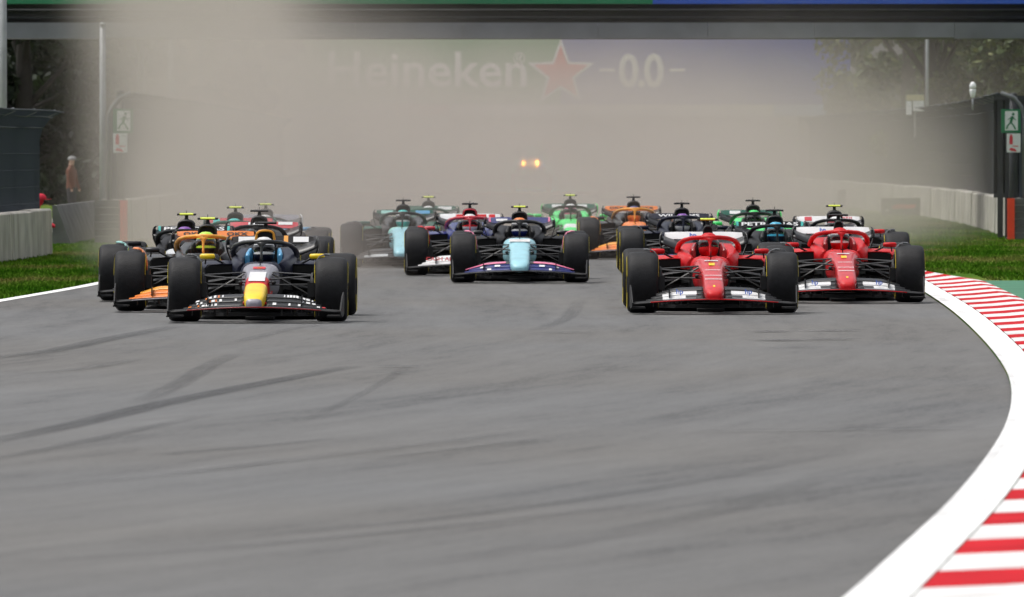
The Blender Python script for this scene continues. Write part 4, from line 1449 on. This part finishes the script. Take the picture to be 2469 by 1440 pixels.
TW = mat('letter_print_white', (.78, .78, .78), .5); TR = mat('letter_print_red', (.6, .03, .04), .5); TO = mat('letter_print_orange', (.8, .2, .02), .5)
TB = mat('letter_print_blue', (.03, .10, .45), .5); TK = mat('letter_print_black', (.01, .01, .01), .5)


def car_at(cx, d, yaw, L, label):
    racing_car(at(cx, d=d)[0], d, yaw, L, label)


FERR = dict(hoopw=.5, nose=[RED, REDN, REDN, REDN, REDN], tub=RED, surround=RED, cover=RED, hoop=CARBON_D, intake=CARBON_D, halo=RED, mirror=RED, pod=RED, fw=CARBON, fwedge=RED,
            flaps=[WHITE, WHITE, CARBON], rw=WHITE, rwend=CARBON, rwmain=CARBON, headrest=RED_D, deflector=CARBON, suit=RED,
            marks=[('nose', -.72, -.695, WHITE, .10), ('nose', -.52, -.50, WHITE, .10), ('nose', -.20, -.18, WHITE, .09), ('nose', .46, .52, WHITE, .08), ('nose', .12, .30, YEL, .035), ('nose', -1.06, -1.0, YEL, .012), ('fw', .20, .33, CARBON, 1), ('fw', -.33, -.20, CARBON, 1)],
            text=[('rw', 'hp', .085, TB, -.13, None), ('fw', 'hp', .085, TB, .40, None), ('fw', 'hp', .085, TB, -.40, None)])
car_at(1717, 97.4, 0.0, dict(FERR, cam=FLUO, helmet=[RED, RED, RED], driver='driver in plain red helmet in the red car with yellow camera pod'),
       'red racing car with white wings and yellow camera pod leading the right group')
car_at(2036, 104.2, -.3, dict(FERR, cam=CAM_B, helmet=[RED, WHITE, RED], driver='driver in red and white helmet in the red car beside the kerb'),
       'red racing car with white wings and black camera pod beside the red kerb')

_r = random.Random(5); RBM = []
for sg in (-1, 1):
    for k in (1, 2, 3):
        a = .20
        while a < (.78 if k == 1 else .66):
            w_ = _r.uniform(.012, .045)
            if _r.random() < (.30 if a < .34 else .75):
                RBM.append(('fw', sg * a, sg * (a + w_), TW if _r.random() < .8 else (ORA if _r.random() < .5 else TR), k) if sg > 0 else ('fw', -(a + w_), -a, TW if _r.random() < .8 else ORA, k))
            a += w_ + _r.uniform(.008, .03)
car_at(622, 92.5, -.5, dict(nose=[SILV, YEL, RED, SILV, SILV], trim=RED, tub=NAVY, surround=NAVY, cover=NAVY, hoop=CARBON_D, intake=ORA2, halo=CARBON, mirror=YEL, pod=NAVY, fw=CARBON, fwedge=RED_D,
       flaps=[CARBON, CARBON, CARBON], rw=BLK, rwend=CARBON, headrest=BLUEL, pylon=ORA2, cam=CAM_B, deflector=CARBON, steer=2.0, suit=NAVY,
       marks=[('nose', -.46, .08, WHITE, .092), ('nose', .30, .46, TR, .07), ('nose', .34, .42, YEL, .02), ('rw', -.40, -.18, TW), ('rw', .24, .42, TW), ('rw', .13, .18, ORA2, .0, 1.0),
              ] + RBM,
       helmet=[WHITE, WHITE, NAVY], driver='driver in white and blue helmet in the dark blue car with yellow nose'),
       'dark blue racing car with yellow nose and silver nose top in front on the left')

MCL = dict(fullflap=1, fwedge=SILV, nose=[ORA, ORA, ORA, ORA, ORA], tub=ORA, surround=CARBON, cover=CARBON, halo=ORA2, mirror=CARBON, pod=CARBON, fw=CARBON, flaps=[ORA, ORA, ORA2],
           rw=TO, rwend=CARBON, deflector=ORA, pylon=ORA, suit=ORA, text=[('rw', 'OKX', .075, TK, -.27, .26), ('rw', 'OKX', .075, TK, .27, .26)])
car_at(481, 98.6, -.4, dict(MCL, cam=FLUO, helmet=[FYEL, FYEL, CARBON], driver='driver in fluorescent yellow helmet in the orange and black car on the left'),
       'orange and black racing car overlapped by the dark blue car on the left')
car_at(1533, 146, 0.2, dict(MCL, cam=CAM_B, helmet=[BLUE, ORA, ORA], driver='driver in the hazy orange car right of the green one'),
       'orange and black racing car in light dust right of the green car')

MERC = dict(nose=[SILVERL, BLK, BLK, BLK, SILVERL], tub=SILVERL, surround=BLK, cover=BLK, halo=BLK, mirror=BLK, pod=BLK, fw=BLK, flaps=[CARBON, CARBON, SILVERL],
            rw=BLK, rwend=BLK, deflector=TEALL, text=[('rw', 'PETRONAS', .085, TW, 0, .80)], marks=[('rw', -.475, -.44, TEAL, .05, .95), ('rw', .44, .475, TEAL, .05, .95)])
car_at(430, 105.4, -.4, dict(MERC, cam=FLUO, helmet=[PURP, YEL, PURP], driver='driver in the black and silver car at the far left'),
       'black and silver racing car with white wing lettering leftmost on the track')
car_at(1880, 112.6, 0.0, dict(MERC, nose=[SILVERL, SILVERL, TEALL, TEALL, SILVERL], tub=TEALL, deflector=CARBON, cam=CAM_B, helmet=[CYANH, CYANH, NAVY], driver='driver in blue helmet between the two red cars'),
       'black racing car with white wing lettering seen between the two red cars')

HAAS = dict(nose=[WHITE, WHITE, WHITE, BLK, BLK], tub=WHITE, surround=BLK, cover=WHITE, halo=BLK, mirror=RED, pod=BLK, fw=BLK, flaps=[WHITE, WHITE, DRED], rw=WHITE, rwend=BLK, pylon=DRED, suit=WHITE)
car_at(2028, 122, 0.3, dict(HAAS, cam=FLUO, marks=[('rw', -.36, -.25, DRED), ('rw', .20, .36, DRED)], text=[('rw', 'HAAS', .07, TW, .28, .14)], helmet=[WHITE, DRED, WHITE], driver='driver in the white and red car behind the red car at the kerb'),
       'white and red racing car directly behind the red car at the kerb')
car_at(613, 111.8, 0, dict(HAAS, nose=[WHITE, BLK, BLK, BLK, BLK], rw=DRED, cam=CAM_B, marks=[('rw', -.22, -.10, TW, .1, .9), ('rw', .20, .40, TW, .5, .95), ('rw', -.06, .06, TW, .1, .4)], helmet=[WHITE, BLK, WHITE], driver='driver in the white and dark red car behind the dark blue car'),
       'racing car with dark red and white rear wing behind the dark blue car')

car_at(1253, 120, 0, dict(fullflap=1, nosew=1.16, nose=[AQUA, AQUA, AQUA, AQUA, AQUA], tub=BLK, surround=BLK, cover=BLK, halo=CARBON, mirror=CARBON, pod=BLK, fw=CARBON, flaps=[BLUE, BLUE, CARBON], rw=BLUE, rwend=CARBON,
       deflector=PINK, cam=FLUO, helmet=[ORA, WHITE, BLUE], marks=[('nose', .32, .62, WHITE, .15), ('rw', -.46, -.43, PINK, 0, 1), ('rw', .43, .46, PINK, 0, 1), ('rw', -.35, -.18, TW, .3, .7), ('fw', .2, .78, PINK, 3), ('fw', -.78, -.2, PINK, 3), ('fw', .28, .36, TW, 2), ('fw', .42, .46, TW, 1), ('fw', -.36, -.28, TW, 2), ('fw', -.47, -.41, TW, 1), ('fw', .52, .56, TW, 2), ('fw', -.57, -.52, TW, 2)],
       driver='driver behind the ice blue nose in the middle of the track'),
       'racing car with ice blue nose and blue pink wings in the middle of the track')
car_at(1133, 127, .3, dict(fullflap=1, nose=[WHITE, BLUE, BLUE, WHITE, BLUE], tub=BLUE, surround=BLUE, cover=BLUE, intake=DRED, hoop=CARBON_D, halo=DRED, mirror=DRED, pod=BLUE, fw=BLK, flaps=[WHITE, WHITE, WHITE], rw=WHITE, rwend=BLK,
       deflector=RED, pylon=RED, cam=CAM_B, text=[('fw', 'CASH APP', .08, TR, -.44, .46), ('fw', 'CASH APP', .08, TR, .44, .46)], marks=[('rw', -.22, -.08, RED), ('rw', .12, .26, RED), ('rw', .30, .40, RED)], helmet=[WHITE, RED, WHITE], driver='driver in white helmet left of the ice blue nosed car'),
       'blue white and red racing car just left of the ice blue nosed car')
car_at(1651, 128, 0, dict(nose=[NAVY] * 5, tub=NAVY, surround=NAVY, cover=NAVY, halo=NAVY, mirror=NAVY, pod=NAVY, fw=NAVY, flaps=[NAVY, NAVY, BLUE], rw=NAVY, rwend=NAVY, cam=CAM_B,
       text=[('rw', 'WILLIAMS', .075, TW, 0, .66)], helmet=[PURP, NAVY, WHITE], driver='driver in the navy car behind the leading red car'),
       'navy racing car with white wing lettering behind the leading red car')
SAU = dict(nose=[GRN, GRN, GRN, WHITE, GRN], tub=GRN, surround=GRN, cover=BLK, halo=BLK, mirror=GRN, pod=GRN, fw=BLK, flaps=[BLK, GRN, GRN], rw=GRND, rwend=GRN, deflector=GRN, pylon=GRN, suit=WHITE)
car_at(1377, 152, 0, dict(SAU, cam=FLUO, marks=[('rw', -.33, -.15, TW, .2, .8), ('rw', .15, .33, TW, .2, .8)], helmet=[WHITE, PINK, WHITE], driver='driver in the bright green car fading in the dust'),
       'bright green racing car fading in the dust behind the middle car')
car_at(1825, 135.5, 0, dict(SAU, cam=CAM_B, marks=[('rw', -.33, -.15, TW, .2, .8)], helmet=[GRN, BLK, WHITE], driver='driver in the dusty green car between navy and black cars'),
       'bright green racing car in dust behind the black car on the right')
car_at(968, 136, 0, dict(nose=[AQUA, AQUA, AQUA, AQUA, AQUA], tub=TEALL, surround=CARBON, cover=CARBON, halo=CARBON, mirror=GRND, pod=GRND, fw=CARBON, flaps=[SILVERL, CARBON, CARBON], rw=GRND, rwend=CARBON, cam=CAM_B,
       marks=[('rw', -.40, -.20, TEALL, .2, .8), ('rw', .18, .42, BLUEL, .2, .8)], helmet=[TEAL, WHITE, TEAL], driver='driver of the dusty pale teal nosed car left of the middle'),
       'dusty racing car with pale teal nose left of the blue white car')
car_at(1030, 146, 0, dict(nose=[GRND] * 5, tub=GRND, surround=GRND, cover=GRND, halo=GRND, mirror=GRND, pod=GRND, fw=GRND, flaps=[GRND] * 3, rw=GRND, rwend=GRND, cam=FLUO,
       marks=[('rw', .15, .40, TW, .2, .8)], helmet=[WHITE, GRND, GRND], driver='driver of the faint car behind the pale teal nosed car'),
       'faint racing car with yellow camera pod behind the pale teal nosed car')
car_at(555, 118.6, 0, dict(nose=[GRND] * 5, tub=GRND, cover=GRND, halo=GRND, mirror=GRND, pod=GRND, fw=GRND, flaps=[GRND] * 3, rw=DRED, rwend=GRND, cam=FLUO, marks=[('rw', -.4, -.3, TEAL)], helmet=[TEAL, WHITE, GRND],
       driver='driver of the faint car behind the orange and black car'),
       'faint dusty racing car behind the orange and black car with faded yellow pod')
car_at(634, 125.5, .6, dict(nose=[SILV] * 5, tub=BLUEL, cover=BLUEL, halo=CARBON, mirror=BLUEL, pod=BLUEL, fw=CARBON, flaps=[SILV] * 3, rw=SILV, rwend=SILVERL, cam=FLUO, helmet=[WHITE, BLUE, WHITE],
       driver='driver of the faint grey winged car lost in dust'),
       'faint racing car with grey rear wing almost lost in the left dust')


# ------------------------------------------------------------------ following road car with amber roof lamps
def follow_car(px, d):
    x = at(px, d=d)[0]
    c = empty('safety_car', (x, d, 0), 0, 'pale road car with two amber roof lights deep in the dust', 'car')
    b = MB()
    sec = [(-2.2, .62, .35, .62), (-2.1, .80, .25, .72), (-1.6, .90, .2, .80), (-.7, .93, .2, .92), (.8, .94, .2, .96), (1.8, .92, .22, .96), (2.15, .82, .3, .85), (2.25, .7, .35, .7)]
    b.loft([ring_se(*s, n=24, p=5) for s in sec], 0, cap0=0, cap1=0)
    obj('body', b.mesh('body'), SILVERL, c)
    b = MB(); b.loft([ring_se(y, hw, .86, z, 20, 4) for y, hw, z in ((-.9, .72, .93), (-.2, .68, 1.22), (.3, .64, 1.27), (1.0, .64, 1.25), (1.8, .66, .98))], 0, cap0=0, cap1=0)
    obj('cabin', b.mesh('cabin'), VISOR, c)
    for s in (-1, 1):
        for y in (-1.4, 1.35):
            t = obj('tyre', cm('tyre_road', lambda: tyre_b(.24)), RUBBER, c, (s * .82, y, .34)); t.scale = (1, .94, .94)
            obj('rim', cm(f'rim_road{s}', lambda: rim_b(.24, s)), RIM, t)
        b = MB(); b.box(s * .62 - .14, s * .62 + .14, -2.16, -2.10, .60, .70); obj('headlight', b.mesh('headlight'), WHITE, c)
    b = MB(); b.box(-.5, .5, .25, .5, 1.262, 1.29); bar = obj('light_bar', b.mesh('light_bar'), CARBON, c)
    AMB = mat('amber_lamp', (1.0, .30, .03), .4, emit=1700.0)
    for px2, r_ in ((1263, .085), (1297, .105)):
        b = MB(); xx = at(px2, d=d)[0] - x
        b.loft([[(xx + r_ * k * math.cos(a), .37 + r_ * k * math.sin(a), z) for a in [2 * PI * i / 12 for i in range(12)]] for z, k in ((1.292, 1), (1.36, 1), (1.41, .8), (1.44, .3))], 0, cap0=0, cap1=0)
        obj('roof_lamp', b.mesh('roof_lamp'), AMB, c)
    return c


follow_car(1280, 384)


# ------------------------------------------------------------------ dust thrown up by the pack
def dust():
    x0, x1, y0, y1, z1 = -13.0, 20.0, 106.0, 440.0, 13.0
    mb = MB(); mb.box(x0, x1, y0, y1, -0.8, z1)
    m = bpy.data.materials.new('dust_air'); m.use_nodes = True
    n = m.node_tree.nodes; l = m.node_tree.links
    n.remove(n['Principled BSDF'])
    pv = n.new('ShaderNodeVolumePrincipled')
    pv.inputs['Color'].default_value = (.665, .60, .545, 1)
    pv.inputs['Anisotropy'].default_value = 0.15
    g = n.new('ShaderNodeNewGeometry'); sp = n.new('ShaderNodeSeparateXYZ'); l.new(g.outputs['Position'], sp.inputs[0])
    X, Y, Z = sp.outputs
    M = lambda op, a, b_=None, cl=False: math_node(op, a, b_, cl, n, l)

    def curve(val, lo, hi, pts, vmax):
        fc = n.new('ShaderNodeFloatCurve')
        t = M('DIVIDE', M('SUBTRACT', val, lo), hi - lo, True)
        cv = fc.mapping.curves[0]
        P = [((px - lo) / (hi - lo), v / vmax) for px, v in pts]
        while len(cv.points) < len(P): cv.points.new(.5, .5)
        for p, q in zip(cv.points, P): p.location = q; p.handle_type = 'AUTO_CLAMPED'
        fc.mapping.update()
        l.new(t, fc.inputs['Value'])
        return M('MULTIPLY', fc.outputs[0], vmax)
    # billows
    mp = n.new('ShaderNodeMapping'); mp.inputs['Scale'].default_value = (.36, .06, .42)
    l.new(g.outputs['Position'], mp.inputs['Vector'])
    nz = n.new('ShaderNodeTexNoise'); nz.inputs['Scale'].default_value = 1.0; nz.inputs['Detail'].default_value = 2.0
    l.new(mp.outputs[0], nz.inputs['Vector'])
    nn = M('SUBTRACT', nz.outputs[0], .5)
    mp2 = n.new('ShaderNodeMapping'); mp2.inputs['Scale'].default_value = (.10, .022, .16); mp2.inputs['Location'].default_value = (3.1, 7.7, 1.3)
    l.new(g.outputs['Position'], mp2.inputs['Vector'])
    nz2 = n.new('ShaderNodeTexNoise'); nz2.inputs['Scale'].default_value = 1.0; nz2.inputs['Detail'].default_value = 1.0
    l.new(mp2.outputs[0], nz2.inputs['Vector'])
    X = M('ADD', X, M('MULTIPLY', M('SUBTRACT', nz2.outputs[0], .5), 3.4))      # ragged edges
    start = curve(X, -13, 20, [(-13, 200), (-9.5, 172), (-8, 147), (-7.3, 137), (-6.5, 125), (-5.7, 116), (-4.2, 108), (-3, 108), (-1.8, 123), (0, 136), (2.6, 140), (4.2, 134), (6, 142), (8, 155), (10, 170), (13, 190), (20, 230)], 300.0)
    depth = M('SUBTRACT', Y, M('ADD', start, M('MULTIPLY', nn, 14.0)))
    front = n.new('ShaderNodeMapRange'); front.interpolation_type = 'SMOOTHSTEP'
    front.inputs[1].default_value = -3.0; front.inputs[2].default_value = 22.0
    l.new(depth, front.inputs[0])
    hscale = curve(X, -13, 20, [(-13, 11), (-6.4, 10), (-5.2, 7.0), (-3.6, 3.6), (-1, 2.7), (1, 2.6), (8, 3.0), (20, 3.4)], 14.0)
    ramp = M('DIVIDE', M('SUBTRACT', Y, 190.0), 90.0, True)
    hscale = M('ADD', hscale, M('MULTIPLY', ramp, M('SUBTRACT', 5.5, hscale)))
    vert = M('POWER', 2.71828, M('MULTIPLY', M('POWER', M('DIVIDE', M('MAXIMUM', Z, 0.0), hscale), 2.5), -1.0))
    side = curve(X, -13, 20, [(-13, 0), (-11.5, .03), (-10, .10), (-9, .20), (-8.2, .42), (-7.4, .70), (-6.4, .95), (-5, 1.1), (4, 1.0), (6, .78), (8, .52), (10, .34), (12, .22), (15, .12), (20, .03)], 1.0)
    far = curve(Y, 100, 440, [(100, 1), (215, 1), (250, .46), (330, .18), (440, .11)], 1.0)
    den = M('MULTIPLY', M('MULTIPLY', front.outputs[0], vert), M('MULTIPLY', side, far))
    den = M('MULTIPLY', den, M('ADD', M('MULTIPLY', nn, 2.8), 1.0))
    den = M('MULTIPLY', M('MAXIMUM', den, 0.0), 0.045)
    l.new(den, pv.inputs['Density'])
    out = n['Material Output']
    l.new(pv.outputs[0], out.inputs['Volume'])
    m.cycles.volume_step_rate = 0.45
    tag(obj('dust', mb.mesh('dust'), m), 'brown dust cloud thrown up behind the pack', 'dust', kind='stuff')


dust()
